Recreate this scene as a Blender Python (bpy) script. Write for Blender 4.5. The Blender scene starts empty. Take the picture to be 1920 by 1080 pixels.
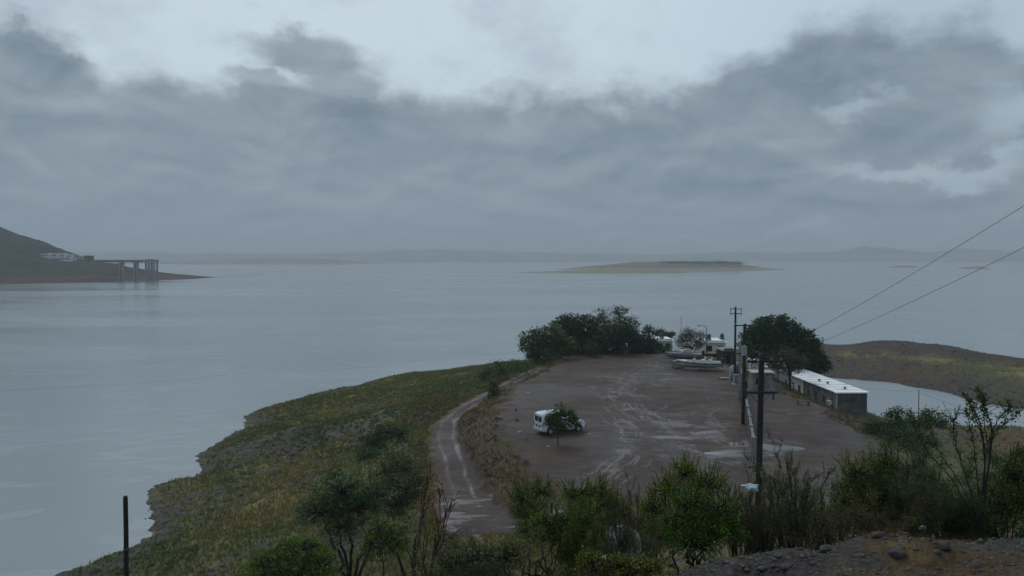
import bpy, bmesh, math, random
import numpy as np
from mathutils import Vector, Matrix
random.seed(7); RNG = np.random.default_rng(7)
R = math.radians
SC = bpy.context.scene
COL = SC.collection

# ------------------------------------------------------------------ camera
F = 1507.0; EYE = 16.0; PITCH = math.atan(56.0/F)
cam_d = bpy.data.cameras.new('camera'); cam = bpy.data.objects.new('camera', cam_d); COL.objects.link(cam)
cam_d.sensor_width = 36.0; cam_d.lens = 36.0*F/1920.0
cam_d.clip_start = 0.1; cam_d.clip_end = 30000.0
cam.location = (0, 0, EYE); cam.rotation_euler = (math.pi/2-PITCH, 0, 0)
SC.camera = cam
SC.view_settings.view_transform = 'Standard'; SC.view_settings.look = 'None'
SC.view_settings.exposure = 0.0; SC.view_settings.gamma = 1.0; SC.view_settings.use_curve_mapping = False

def P(px, py, z=None, D=None):
    """world point seen at photo pixel (px,py), on height z or at depth D"""
    u = (px-960)/F; v = (540-py)/F; c = math.cos(PITCH); s = math.sin(PITCH)
    d = (u, c+v*s, -s+v*c)
    t = (z-EYE)/d[2] if z is not None else D/d[1]
    return Vector((d[0]*t, d[1]*t, EYE+d[2]*t))

# ------------------------------------------------------------------ node helpers
class NT:
    def __init__(s, nt): s.nt = nt; nt.nodes.clear()
    def n(s, typ, ins=None, **kw):
        nd = s.nt.nodes.new(typ)
        for k, v in kw.items(): setattr(nd, k, v)
        for k, v in (ins or {}).items():
            if isinstance(v, bpy.types.NodeSocket): s.nt.links.new(v, nd.inputs[k])
            else: nd.inputs[k].default_value = v
        return nd
    def m(s, op, a, b=0.0, c=None, clamp=False):
        ins = {0: a, 1: b}
        if c is not None: ins[2] = c
        return s.n('ShaderNodeMath', ins, operation=op, use_clamp=clamp).outputs[0]
    def noise(s, vec, scale, detail=4, rough=0.55, dist=0.0, out=0):
        return s.n('ShaderNodeTexNoise', {'Vector': vec, 'Scale': scale, 'Detail': detail, 'Roughness': rough, 'Distortion': dist}).outputs[out]
    def ss(s, v, lo, hi, a=0.0, b=1.0):
        return s.n('ShaderNodeMapRange', {'Value': v, 'From Min': lo, 'From Max': hi, 'To Min': a, 'To Max': b}, interpolation_type='SMOOTHSTEP').outputs[0]
    def lin(s, v, lo, hi, a=0.0, b=1.0):
        return s.n('ShaderNodeMapRange', {'Value': v, 'From Min': lo, 'From Max': hi, 'To Min': a, 'To Max': b}).outputs[0]
    def mix(s, f, a, b, blend='MIX'):
        nd = s.nt.nodes.new('ShaderNodeMix'); nd.data_type = 'RGBA'; nd.blend_type = blend
        for i, v in ((0, f), (6, a), (7, b)):
            if isinstance(v, bpy.types.NodeSocket): s.nt.links.new(v, nd.inputs[i])
            elif i == 0: nd.inputs[0].default_value = v
            else: nd.inputs[i].default_value = (*v[:3], 1)
        return nd.outputs[2]
    def attr(s, name): return s.n('ShaderNodeAttribute', attribute_name=name).outputs['Fac']

# ------------------------------------------------------------------ sky
SUN_EL, SUN_AZ = R(52), R(-25)
W = bpy.data.worlds.new('World'); SC.world = W; W.use_nodes = True
t = NT(W.node_tree)
tc = t.n('ShaderNodeTexCoord').outputs['Generated']
sep = t.n('ShaderNodeSeparateXYZ', {0: tc}).outputs
az = t.m('ARCTAN2', sep[0], sep[1]); el = t.m('ARCSINE', sep[2])
cv = t.n('ShaderNodeCombineXYZ', {0: az, 1: t.m('MULTIPLY', el, 1.5), 2: 0.0}).outputs[0]
w1 = t.noise(cv, 6.0, 9, .60); w2 = t.noise(t.n('ShaderNodeVectorMath', {0: cv, 1: (3.1, 7.7, 2.0)}, operation='ADD').outputs[0], 6.0, 9, .60)
azw = t.m('ADD', az, t.m('MULTIPLY', t.m('SUBTRACT', w1, .5), .16))
elw = t.m('ADD', el, t.m('MULTIPLY', t.m('SUBTRACT', w2, .5), .17))
fc = t.n('ShaderNodeFloatCurve', {1: t.lin(az, -.62, .62)})
def ppx(px): return math.atan((px-960)/F)
def ppy(py): return math.atan((484-py)/F)
crv = fc.mapping.curves[0]
top = [(-40, 120), (60, 112), (130, 105), (175, 130), (225, 165), (330, 180), (440, 185), (470, 150), (580, 150), (690, 160),
       (760, 185), (860, 190), (1000, 178), (1180, 160), (1270, 150), (1330, 140), (1400, 120), (1480, 90), (1560, 78), (1650, 100),
       (1720, 130), (1800, 120), (1960, 150)]
pts = [((ppx(a)+.62)/1.24, ppy(b)/.4) for a, b in top]
crv.points[0].location = (0, pts[0][1]); crv.points[1].location = (1, pts[-1][1])
for a, b in pts: crv.points.new(a, b)
fc.mapping.update()
ctop = t.m('MULTIPLY', fc.outputs[0], .4)
body = t.ss(t.m('SUBTRACT', ctop, elw), -.018, .030)
def blob(px, py, rx, ry, soft=.55, a=azw, e=elw):
    dx = t.m('DIVIDE', t.m('SUBTRACT', a, ppx(px)), rx/F); dy = t.m('DIVIDE', t.m('SUBTRACT', e, ppy(py)), ry/F)
    r = t.m('SQRT', t.m('ADD', t.m('MULTIPLY', dx, dx), t.m('MULTIPLY', dy, dy)))
    return t.ss(r, 1.0, 1-soft)
def mx(*v):
    o = v[0]
    for x in v[1:]: o = t.m('MAXIMUM', o, x)
    return o
head = mx(t.m('MULTIPLY', blob(580, 100, 175, 66, .6), .85), t.m('MULTIPLY', blob(640, 175, 100, 100, .5), .9), t.m('MULTIPLY', blob(100, 160, 120, 60, .5), .9), t.m('MULTIPLY', blob(500, 165, 70, 40, .6), .8))
cover = t.m('MAXIMUM', body, head)
# brighter slots under the raised cloud on the right
gap = mx(t.m('MULTIPLY', blob(1760, 335, 250, 26, .7), .55), t.m('MULTIPLY', blob(1930, 270, 110, 55, .8), .5),
         t.m('MULTIPLY', blob(1610, 222, 60, 26, .9), .40), t.m('MULTIPLY', blob(530, 142, 38, 18, .8), .55))
gap2 = mx(t.m('MULTIPLY', blob(1500, 455, 420, 14, .9), .22), t.m('MULTIPLY', blob(1080, 462, 160, 9, .9), .22))
dark = mx(blob(90, 150, 110, 80, .9), t.m('MULTIPLY', blob(640, 225, 100, 80, .95), 1.0), blob(1520, 160, 240, 90, .9), blob(1680, 280, 220, 50, .9),
          t.m('MULTIPLY', blob(1180, 270, 260, 80, 1), .7), t.m('MULTIPLY', blob(1800, 130, 160, 60, .9), .8), t.m('MULTIPLY', blob(1420, 320, 150, 50, .9), .7),
          t.m('MULTIPLY', blob(1700, 385, 120, 30, .9), .5), t.m('MULTIPLY', blob(580, 100, 90, 35, 1), .35))
n3 = t.noise(cv, 7.0, 8, .58, .4)
cvb = t.n('ShaderNodeCombineXYZ', {0: az, 1: t.m('MULTIPLY', t.m('POWER', t.m('MAXIMUM', el, 0.0), .75), 1.6), 2: .4}).outputs[0]
up_ = t.n('ShaderNodeVectorMath', {0: cvb, 1: (-.004, .028, 0)}, operation='ADD').outputs[0]
rel = t.m('SUBTRACT', t.noise(cvb, 8.0, 8, .58, .5), t.noise(up_, 8.0, 8, .58, .5))
n4 = t.noise(t.n('ShaderNodeMapping', {'Vector': cv, 'Scale': (2.2, 9.0, 1)}).outputs[0], 1.5, 6, .55, .4)
shade = t.m('ADD', t.m('MULTIPLY', t.m('SUBTRACT', n3, .5), 1.0), t.m('MULTIPLY', t.m('SUBTRACT', n4, .5), .8))
shade = t.m('ADD', shade, t.m('MULTIPLY', rel, 1.8))
shade = t.m('SUBTRACT', shade, t.m('MULTIPLY', dark, .34))
shade = t.m('ADD', shade, .50, clamp=True)
ccol = t.mix(shade, (.178, .236, .290), (.330, .405, .465))
lowband = t.ss(el, .09, .0)                      # the rain-grey base of the cloud sheet
ccol = t.mix(t.m('MULTIPLY', lowband, .55), ccol, (.215, .278, .330))
up = t.noise(cv, 4.0, 6, .6)
hi = t.mix(t.m('MULTIPLY', t.ss(up, .44, .64), .62), (.625, .74, .82), (.41, .49, .56))
hi = t.mix(t.m('MULTIPLY', t.ss(az, .05, .5), .55), hi, (.44, .56, .66))
hi = t.mix(t.ss(el, .34, .9), hi, (.43, .52, .59))
sk = t.n('ShaderNodeTexSky', sky_type='NISHITA', sun_disc=False, sun_elevation=SUN_EL, sun_rotation=SUN_AZ).outputs[0]
hi10 = t.mix(1.0, hi, (10, 10, 10), 'MULTIPLY')
hi10 = t.mix(.93, sk, hi10)
mask = t.m('MULTIPLY', cover, t.m('SUBTRACT', 1.0, gap), clamp=True)
mask = t.m('SUBTRACT', mask, gap2, clamp=True)
ftop = t.ss(el, .5, .9)
cc10 = t.mix(1.0, ccol, (10, 10, 10), 'MULTIPLY')
sky = t.mix(mask, hi10, cc10)
bg = t.n('ShaderNodeBackground', {'Color': sky, 'Strength': .1})
t.n('ShaderNodeOutputWorld', {'Surface': bg.outputs[0]})
SC.cycles.volume_bounces = 0
sun_d = bpy.data.lights.new('sun', 'SUN'); sun = bpy.data.objects.new('sun', sun_d); COL.objects.link(sun)
sun_d.energy = .9; sun_d.angle = R(30); sun_d.color = (1, .93, .82)
sdir = Vector((math.sin(SUN_AZ)*math.cos(SUN_EL), math.cos(SUN_AZ)*math.cos(SUN_EL), math.sin(SUN_EL)))
sun.rotation_euler = sdir.to_track_quat('Z', 'Y').to_euler(); sun.location = (0, 0, 60)

# ------------------------------------------------------------------ materials
def principled(name, color, rough=.7, spec=.5, metal=0.0, var=.25, scale=3.0, bump=0.0, trans=0.0, dirt=None, dscale=1.2):
    m = bpy.data.materials.new(name); m.use_nodes = True; t = NT(m.node_tree)
    v = t.n('ShaderNodeTexCoord').outputs['Object']
    n = t.noise(v, scale, 5, .6)
    c = t.mix(t.ss(n, .3, .7), [x*(1-var) for x in color], [min(1, x*(1+var)) for x in color])
    if dirt:
        c = t.mix(t.m('MULTIPLY', t.ss(t.noise(v, dscale, 6, .7), .48, .66), .8), c, dirt)
    ins = {'Base Color': c, 'Roughness': rough, 'Specular IOR Level': spec, 'Metallic': metal}
    if bump:
        ins['Normal'] = t.n('ShaderNodeBump', {'Height': t.noise(v, scale*4, 4, .6), 'Strength': bump, 'Distance': .05}).outputs[0]
    b = t.n('ShaderNodeBsdfPrincipled', ins)
    t.n('ShaderNodeOutputMaterial', {'Surface': b.outputs[0]})
    return m
def leaf_mat(name, a, b, c=None):
    m = bpy.data.materials.new(name); m.use_nodes = True; t = NT(m.node_tree)
    tone = t.attr('tone')
    col = t.mix(tone, a, b)
    if c is not None: col = t.mix(t.ss(tone, .86, .98), col, c)
    oi = t.n('ShaderNodeObjectInfo').outputs['Color']
    col = t.mix(1.0, col, oi, 'MULTIPLY')
    p = t.n('ShaderNodeBsdfPrincipled', {'Base Color': col, 'Roughness': .5, 'Specular IOR Level': .25})
    tr = t.n('ShaderNodeBsdfTranslucent', {'Color': t.mix(1.0, col, (1.1, 1.25, .7), 'MULTIPLY')})
    ms = t.n('ShaderNodeMixShader', {0: .25, 1: p.outputs[0], 2: tr.outputs[0]})
    t.n('ShaderNodeOutputMaterial', {'Surface': ms.outputs[0]})
    return m
M = {}
M['bark'] = principled('bark', (.045, .038, .032), .85, .2, var=.4, scale=8)
M['twig'] = principled('twig', (.030, .024, .022), .85, .2, var=.4, scale=8)
M['twig_grey'] = principled('twig_grey', (.075, .066, .055), .85, .2, var=.4, scale=8)
M['leaf_dark'] = leaf_mat('leaf_dark', (.011, .031, .008), (.032, .070, .014))
M['leaf_mid'] = leaf_mat('leaf_mid', (.024, .056, .008), (.070, .122, .016))
M['leaf_pale'] = leaf_mat('leaf_pale', (.055, .080, .050), (.120, .150, .090))
M['leaf_mesquite'] = leaf_mat('leaf_mesquite', (.036, .056, .008), (.105, .135, .018), (.17, .18, .03))
M['leaf_olive'] = leaf_mat('leaf_olive', (.045, .050, .018), (.10, .105, .035))
M['leaf_blue'] = leaf_mat('leaf_blue', (.026, .054, .022), (.070, .108, .040))
M['leaf_lime'] = leaf_mat('leaf_lime', (.07, .10, .02), (.15, .19, .035))
M['grass'] = leaf_mat('grass', (.085, .100, .028), (.20, .175, .058), (.24, .15, .05))
M['grass_dry'] = leaf_mat('grass_dry', (.070, .036, .012), (.14, .080, .026), (.18, .12, .045))
M['rock'] = principled('rock', (.048, .042, .042), .72, .4, var=.5, scale=2.5, bump=.8)
M['pebble'] = principled('pebble', (.036, .031, .031), .6, .5, var=.6, scale=6)
M['pale_stone'] = principled('pale_stone', (.42, .43, .42), .6, .4, var=.3, scale=4, bump=.3)
M['wood'] = principled('wood', (.020, .015, .013), .8, .3, var=.4, scale=3, bump=.4)
M['concrete'] = principled('concrete', (.19, .19, .19), .8, .3, var=.25, scale=1.5, bump=.2, dirt=(.06, .058, .055))
M['block'] = principled('block', (.15, .15, .155), .85, .3, var=.25, scale=1.3, bump=.2, dirt=(.05, .05, .05))
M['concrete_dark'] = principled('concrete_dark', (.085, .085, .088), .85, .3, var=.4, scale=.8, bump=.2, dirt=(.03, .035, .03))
M['cream'] = principled('cream', (.40, .37, .32), .75, .3, var=.2, scale=2, dirt=(.12, .10, .09))
M['white_roof'] = principled('white_roof', (.78, .80, .84), .7, .3, var=.06, scale=1, dirt=(.5, .52, .55), dscale=.5)
M['white_wall'] = principled('white_wall', (.55, .56, .57), .8, .3, var=.12, scale=1.2, dirt=(.28, .28, .27))
M['white_paint'] = principled('white_paint', (.62, .66, .72), .3, .5, var=.06, scale=1.5, dirt=(.36, .37, .38), dscale=2)
M['grey_wall'] = principled('grey_wall', (.17, .175, .18), .85, .3, var=.3, scale=.9, dirt=(.06, .06, .058))
M['glass'] = principled('glass', (.012, .015, .018), .12, .6, var=.2)
M['rubber'] = principled('rubber', (.012, .012, .012), .8, .3, var=.2)
M['metal'] = principled('metal', (.10, .10, .105), .45, .5, metal=.6, var=.2)
M['steel_light'] = principled('steel_light', (.30, .32, .33), .5, .5, metal=.3, var=.2)
M['black_plastic'] = principled('black_plastic', (.012, .013, .016), .45, .5, var=.3)
M['red_lens'] = principled('red_lens', (.06, .012, .012), .3, .5, var=.1)
M['navy'] = principled('navy', (.018, .030, .065), .35, .5, var=.2)
M['boat_white'] = principled('boat_white', (.58, .62, .63), .35, .5, var=.12, scale=1, dirt=(.16, .17, .16))
M['boat_grey'] = principled('boat_grey', (.17, .18, .18), .5, .4, var=.2, scale=1, dirt=(.09, .09, .08))
M['tarp'] = principled('tarp', (.10, .11, .16), .7, .3, var=.2)
M['tarp_blue'] = principled('tarp_blue', (.02, .025, .12), .6, .3, var=.2)
M['rust'] = principled('rust', (.055, .030, .022), .9, .2, var=.4, scale=3)
M['plastic_bag'] = principled('plastic_bag', (.48, .60, .62), .45, .4, var=.15, scale=9, bump=.3)
M['pink_wood'] = principled('pink_wood', (.36, .28, .26), .8, .3, var=.25, scale=3, dirt=(.13, .09, .08))

# ------------------------------------------------------------------ object helpers
def lab(o, label=None, cat=None, group=None, kind=None):
    if label: o['label'] = label
    if cat: o['category'] = cat
    if group: o['group'] = group
    if kind: o['kind'] = kind
    return o
def empty(name, loc, rz=0, label=None, cat=None, group=None):
    o = bpy.data.objects.new(name, None); COL.objects.link(o); o.location = loc; o.rotation_euler[2] = rz
    return lab(o, label, cat, group)
def mesh_obj(name, V, Fc, mat, parent=None, smooth=False, attrs=None):
    V = np.asarray(V, dtype=np.float32)
    me = bpy.data.meshes.new(name)
    if isinstance(Fc, np.ndarray):
        n, k = Fc.shape
        me.vertices.add(len(V)); me.vertices.foreach_set('co', V.ravel())
        me.loops.add(n*k); me.loops.foreach_set('vertex_index', Fc.astype(np.int32).ravel())
        me.polygons.add(n); me.polygons.foreach_set('loop_start', np.arange(0, n*k, k, dtype=np.int32))
        me.update(calc_edges=True)
    else:
        me.from_pydata([tuple(map(float, v)) for v in V], [], Fc); me.update()
    if smooth: me.polygons.foreach_set('use_smooth', [True]*len(me.polygons))
    for k_, a in (attrs or {}).items():
        at = me.attributes.new(k_, 'FLOAT', 'POINT'); at.data.foreach_set('value', np.asarray(a, dtype=np.float32))
    if mat: me.materials.append(mat)
    o = bpy.data.objects.new(name, me); COL.objects.link(o); o.parent = parent
    return o
class MB:
    """collects boxes, tubes and lofts into one mesh"""
    def __init__(s): s.V = []; s.F = []
    def add(s, V, Fc):
        b = len(s.V); s.V += [tuple(v) for v in V]; s.F += [tuple(i+b for i in f) for f in Fc]; return s
    def box(s, x0, x1, y0, y1, z0, z1):
        V = [(x, y, z) for z in (z0, z1) for y in (y0, y1) for x in (x0, x1)]
        return s.add(V, [(0, 2, 3, 1), (4, 5, 7, 6), (0, 1, 5, 4), (2, 6, 7, 3), (0, 4, 6, 2), (1, 3, 7, 5)])
    def bbox(s, x0, x1, y0, y1, z0, z1, b=.02):
        """box with chamfered vertical and top edges"""
        r = []
        for (bx, z) in ((0, z0), (0, z1-b), (b, z1)):
            r.append([(x0+b+bx, y0+bx, z), (x1-b-bx, y0+bx, z), (x1-bx, y0+b+bx, z), (x1-bx, y1-b-bx, z), (x1-b-bx, y1-bx, z), (x0+b+bx, y1-bx, z), (x0+bx, y1-b-bx, z), (x0+bx, y0+b+bx, z)])
        return s.loft(r, True)
    def loft(s, rings, caps=True):
        n = len(rings[0]); b = len(s.V)
        for r in rings: s.V += [tuple(v) for v in r]
        for i in range(len(rings)-1):
            for j in range(n):
                k = (j+1) % n
                s.F.append((b+i*n+j, b+i*n+k, b+(i+1)*n+k, b+(i+1)*n+j))
        if caps:
            s.F.append(tuple(b+j for j in reversed(range(n)))); s.F.append(tuple(b+(len(rings)-1)*n+j for j in range(n)))
        return s
    def tube(s, pts, r, n=8, r1=None):
        pts = [Vector(p) for p in pts]; L = len(pts); rings = []
        for i, p in enumerate(pts):
            d = (pts[min(i+1, L-1)]-pts[max(i-1, 0)]).normalized()
            a = d.orthogonal().normalized() if i == 0 else (a-d*a.dot(d)).normalized()
            bb = d.cross(a); rr = r if r1 is None else r+(r1-r)*i/(L-1)
            rings.append([p+a*rr*math.cos(2*math.pi*k/n)+bb*rr*math.sin(2*math.pi*k/n) for k in range(n)])
        return s.loft(rings)
    def build(s, name, mat, parent=None, smooth=False):
        return mesh_obj(name, s.V, s.F, mat, parent, smooth)

# ------------------------------------------------------------------ terrain
def hash2(ix, iy, seed):
    h = (ix.astype(np.int64)*374761393 + iy.astype(np.int64)*668265263 + seed*2147483647) & 0xffffffff
    h = ((h ^ (h >> 13))*1274126177) & 0xffffffff
    return ((h ^ (h >> 16)) & 0xffff)/65535.0
def vnoise(x, y, seed=0):
    ix = np.floor(x); iy = np.floor(y); fx = x-ix; fy = y-iy
    fx = fx*fx*(3-2*fx); fy = fy*fy*(3-2*fy)
    a = hash2(ix, iy, seed); b = hash2(ix+1, iy, seed); c = hash2(ix, iy+1, seed); d = hash2(ix+1, iy+1, seed)
    return (a*(1-fx)+b*fx)*(1-fy)+(c*(1-fx)+d*fx)*fy
def fbm(x, y, o=4, seed=0):
    s = 0; a = .5
    for i in range(o): s = s+a*vnoise(x*2**i+17.3*i, y*2**i+9.1*i, seed+i); a *= .5
    return s/(1-.5**o)            # 0..1
def tps_fit(pts, lam=.05):
    X = np.array([(p[0], p[1]) for p in pts], float); z = np.array([p[2] for p in pts], float); n = len(X)
    d2 = ((X[:, None]-X[None])**2).sum(-1); K = .5*d2*np.log(d2+1e-9)
    Pm = np.c_[np.ones(n), X]; A = np.zeros((n+3, n+3)); A[:n, :n] = K+lam*np.eye(n)*10; A[:n, n:] = Pm; A[n:, :n] = Pm.T
    w = np.linalg.solve(A, np.r_[z, 0, 0, 0]); return X, w
def tps_eval(fit, x, y):
    X, w = fit; sh = x.shape; x = x.ravel(); y = y.ravel(); o = np.empty_like(x)
    for i in range(0, len(x), 60000):
        xx = x[i:i+60000]; yy = y[i:i+60000]
        d2 = (xx[:, None]-X[None, :, 0])**2+(yy[:, None]-X[None, :, 1])**2
        o[i:i+60000] = (.5*d2*np.log(d2+1e-9))@w[:-3]+w[-3]+w[-2]*xx+w[-1]*yy
    return o.reshape(sh)
def seg_dist(x, y, pl, closed=False):
    best = np.full(x.shape, 1e9); tt = np.zeros(x.shape); n = len(pl)
    for i in range(n if closed else n-1):
        a = pl[i]; b = pl[(i+1) % n]; dx = b[0]-a[0]; dy = b[1]-a[1]
        u = np.clip(((x-a[0])*dx+(y-a[1])*dy)/(dx*dx+dy*dy+1e-9), 0, 1)
        d = np.hypot(x-a[0]-u*dx, y-a[1]-u*dy); k = d < best
        best = np.where(k, d, best); tt = np.where(k, i+u, tt)
    return best, tt
def inside(x, y, pl):
    c = np.zeros(x.shape, bool); n = len(pl)
    for i in range(n):
        a = pl[i]; b = pl[(i+1) % n]
        cond = ((a[1] > y) != (b[1] > y)) & (x < (b[0]-a[0])*(y-a[1])/((b[1]-a[1])+1e-12)+a[0]); c ^= cond
    return c
def sm(v, a, b):
    u = np.clip((v-a)/(b-a), 0, 1); return u*u*(3-2*u)
WATER = -8.0
def G(px, py, z): p = P(px, py, z=z); return (p.x, p.y, z)
shore_px = [(105, 1080), (170, 1052), (262, 1018), (293, 990), (279, 962), (290, 935), (316, 905), (368, 896), (388, 884), (371, 862), (410, 828), (457, 790),
            (470, 778), (530, 755), (612, 735), (740, 705), (870, 690), (960, 683)]
shore = [P(a, b, z=WATER) for a, b in shore_px]
cp = []
for i, p in enumerate(shore):
    cp.append((p.x, p.y, WATER))
    a = shore[max(i-1, 0)]; b = shore[min(i+1, len(shore)-1)]; tg = (b-a).normalized(); nr = Vector((-tg.y, tg.x, 0))
    q = p+nr*6; cp.append((q.x, q.y, WATER-1.8))
# far and right side shore
for (x, y) in ((20, 186), (40, 196), (60, 212), (72, 219), (85, 220), (97, 214), (108, 206), (118, 198), (128, 189), (150, 176), (200, 160)):
    cp += [(x, y, WATER), (x+(3 if x > 80 else -2), y+7, WATER-2.5)]
lot_px = [(1062, 679), (1150, 668), (1255, 662), (1330, 668), (1368, 690), (1385, 706), (1440, 715), (1500, 748), (1560, 776), (1620, 812), (1648, 838), (1640, 880), (1640, 960),
          (1300, 935), (1120, 925), (1085, 900), (1010, 872), (940, 832), (915, 800), (925, 765), (975, 722)]
lot = [P(a, b, z=0)[:2] for a, b in lot_px]
for p in lot: cp.append((p[0], p[1], 0))
for a, b in ((1100, 750), (1250, 750), (1400, 760), (1200, 850), (1400, 850), (1550, 860)): cp.append(G(a, b, 0))
road_px = [(1060, 985, -.5), (965, 985, -.9), (895, 985, -1.1), (868, 930, -1.4), (853, 870, -1.7), (835, 820, -1.9), (842, 790, -1.9), (870, 765, -1.8), (915, 742, -1.4), (960, 716, -.9), (1010, 692, -.6)]
road = [P(a, b, z=c) for a, b, c in road_px]
for p in road: cp.append(tuple(p))
# land left of the road down to the shore
for a in ((700, 800, -4.2), (600, 830, -5.6), (640, 900, -3.6), (500, 900, -6.2), (450, 980, -6), (780, 850, -2.3), (760, 920, -2.2), (560, 960, -4.6), (640, 1000, -2.6),
          (400, 1040, -5.6), (330, 1075, -5.8), (800, 760, -3.2), (700, 730, -6.2), (560, 780, -6.8), (880, 710, -3.6), (860, 695, -6.6), (700, 1000, -1.7), (550, 1060, -3.2), (940, 690, -4.5)):
    cp.append(G(*a))
cp += [(0, 0, 14.4), (2, 4, 13.6), (5, 7, 13.0), (-1, 7, 12.5), (6, 12, 11.6), (2, 12, 11.1), (10, 13, 11.45), (-4, 13, 8.4), (3, 16, 9.4), (8, 16.5, 9.6), (14, 15, 11),
       (3, 22, 6.4), (10, 22, 6.6), (18, 22, 7.2), (2, 30, 3.0), (12, 30, 3.0), (24, 30, 3.4), (3, 40, .3), (14, 40, .5), (28, 42, .2), (22, 47, .1),
       (-9, 20, 4.6), (-12.3, 25, 3.6), (-8, 30, .8), (-18, 28, .5), (-19, 40, -2.8), (-9, 40, -.9), (-26, 48, -5.2), (-28, 36, -3.5), (-36, 50, -8.5), (-44, 40, -9),
       (-40, 20, -4), (-50, 0, -2), (-20, 8, 6), (-10, 2, 11), (-12, -20, 15), (20, -20, 20), (0, -60, 28), (60, -40, 20), (60, 0, 14), (36, 10, 12), (32, 24, 6), (50, 30, 4),
       (-60, -60, 4), (80, 40, -1)]
# right of the lot: the long building terrace, lagoon, headland
cp += [(40, 90, -3), (44, 98, -3.2), (41, 110, -3.05), (44, 116, -3.3), (40, 124, -3), (38, 98, -3), (38, 131, -2.2), (36.5, 100, -2.7), (48, 98, -5.2), (49, 112, -5.6), (50, 125, -6), (45, 88, -3.8),
       (52, 92, -5.6), (60, 96, -6.2), (40, 76, -2.0), (50, 80, -4.6), (44, 62, -1.2), (60, 70, -5), (70, 85, -6.4), (85, 90, -6.6), (34, 60, -.2), (36, 132, -1.2), (46, 140, -5.5), (34, 140, -1.3)]
for a, b in ((1625, 782), (1700, 792), (1780, 799), (1850, 800), (1925, 798), (2050, 790)):
    cp.append(G(a, b, WATER)); p = P(a, b-9, z=WATER); cp.append((p.x, p.y, WATER-1.4))
for a, b in ((1560, 708), (1640, 714), (1720, 727), (1800, 745), (1860, 757), (1925, 768), (2050, 790)):
    cp.append(G(a, b, WATER)); p = P(a, b+8, z=WATER); cp.append((p.x, p.y, WATER-1.4))
cp += [(54, 150, -8.2), (52, 162, -7.6), (60, 172, -7.1), (50, 180, -7.2)]
for a, b, D in ((1545, 652, 205), (1600, 646, 200), (1640, 642, 198), (1690, 640, 196), (1740, 643, 192), (1790, 652, 188), (1850, 661, 184), (1920, 675, 180), (2000, 688, 176)):
    p = P(a, b, D=D); cp.append(tuple(p)); 
    cp.append((p.x+1, D+9, (p.z+WATER)/2))
for a, b, z in ((1620, 690, -7.2), (1700, 690, -6.8), (1800, 700, -6.8), (1900, 730, -7.2), (1880, 700, -6.6), (1640, 668, -6.3), (1780, 675, -5.9), (1990, 720, -6.8)):
    cp.append(G(a, b, z))
# houses and trees beyond the far rim of the lot
cp += [(10, 140, -.6), (20, 142, -.9), (30, 144, -1.0), (38, 150, -2.2), (24, 155, -3), (8, 152, -3.5), (2, 145, -3.2), (10, 165, -5.5), (30, 172, -5.5), (44, 160, -4.5)]
FIT = tps_fit(cp)
roadxy = [(p.x, p.y) for p in road]; roadz = np.array([p.z for p in road])
tracks_px = [
 ([(1235, 676), (1200, 700), (1172, 735), (1165, 762), (1182, 790), (1240, 806)], 1.1, .8),
 ([(1130, 705), (1170, 716), (1210, 722), (1260, 700)], 2.2, .65),
 ([(1150, 740), (1180, 765), (1225, 790), (1300, 800), (1375, 815), (1420, 838)], 1.7, 1.0),
 ([(1200, 742), (1218, 768), (1235, 790), (1290, 815), (1380, 835), (1440, 850)], .9, .9),
 ([(1290, 800), (1340, 803), (1390, 818)], 2.2, 1.1),
 ([(1180, 795), (1190, 820), (1178, 850), (1155, 880), (1115, 915)], .8, 1.0),
 ([(1205, 798), (1215, 830), (1200, 860), (1170, 890), (1130, 925)], .8, .85),
 ([(1240, 812), (1200, 838), (1150, 868), (1110, 905), (1060, 950)], .9, .8),
 ([(1330, 760), (1322, 780), (1330, 800), (1360, 815)], .5, .8),
 ([(1245, 760), (1228, 775), (1235, 792)], .5, .9),
 ([(1290, 690), (1325, 715), (1345, 750), (1350, 790)], .6, .45),
 ([(1110, 790), (1160, 796), (1230, 800)], .8, .7),
 ([(1300, 838), (1340, 852), (1380, 862), (1440, 880)], .9, .9),
 ([(1260, 835), (1330, 870), (1400, 900)], 1.2, .6),
 ([(1345, 775), (1400, 778), (1440, 785)], .7, .5),
 ([(1060, 700), (1100, 712), (1160, 716)], 1.6, .4),
 ([(1380, 842), (1470, 862), (1540, 880)], 1.2, .7),
]
STRIP = [P(a, b, z=-6.3)[:2] for a, b in ((1570, 664), (1640, 668), (1720, 672), (1800, 682), (1860, 688), (1930, 702))]
BASINS = [(*P(1480, 838, z=0)[:2], 1.5, 1.0), (*P(1440, 836, z=0)[:2], .8, 2.0), (*P(1385, 830, z=0)[:2], .8, .6), (*P(1335, 848, z=0)[:2], .7, .4)]
BUMPS = [(*P(1640, 1000, D=11.3)[:2], .20, .8, .6), (*P(1700, 1000, D=11.0)[:2], .14, .8, .6), (*P(1870, 1075, D=7.2)[:2], .16, .5, .5), (*P(1500, 1020, D=11)[:2], .12, .6, .5), (*P(1380, 1000, D=11.4)[:2], .08, .7, .5)]
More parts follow.
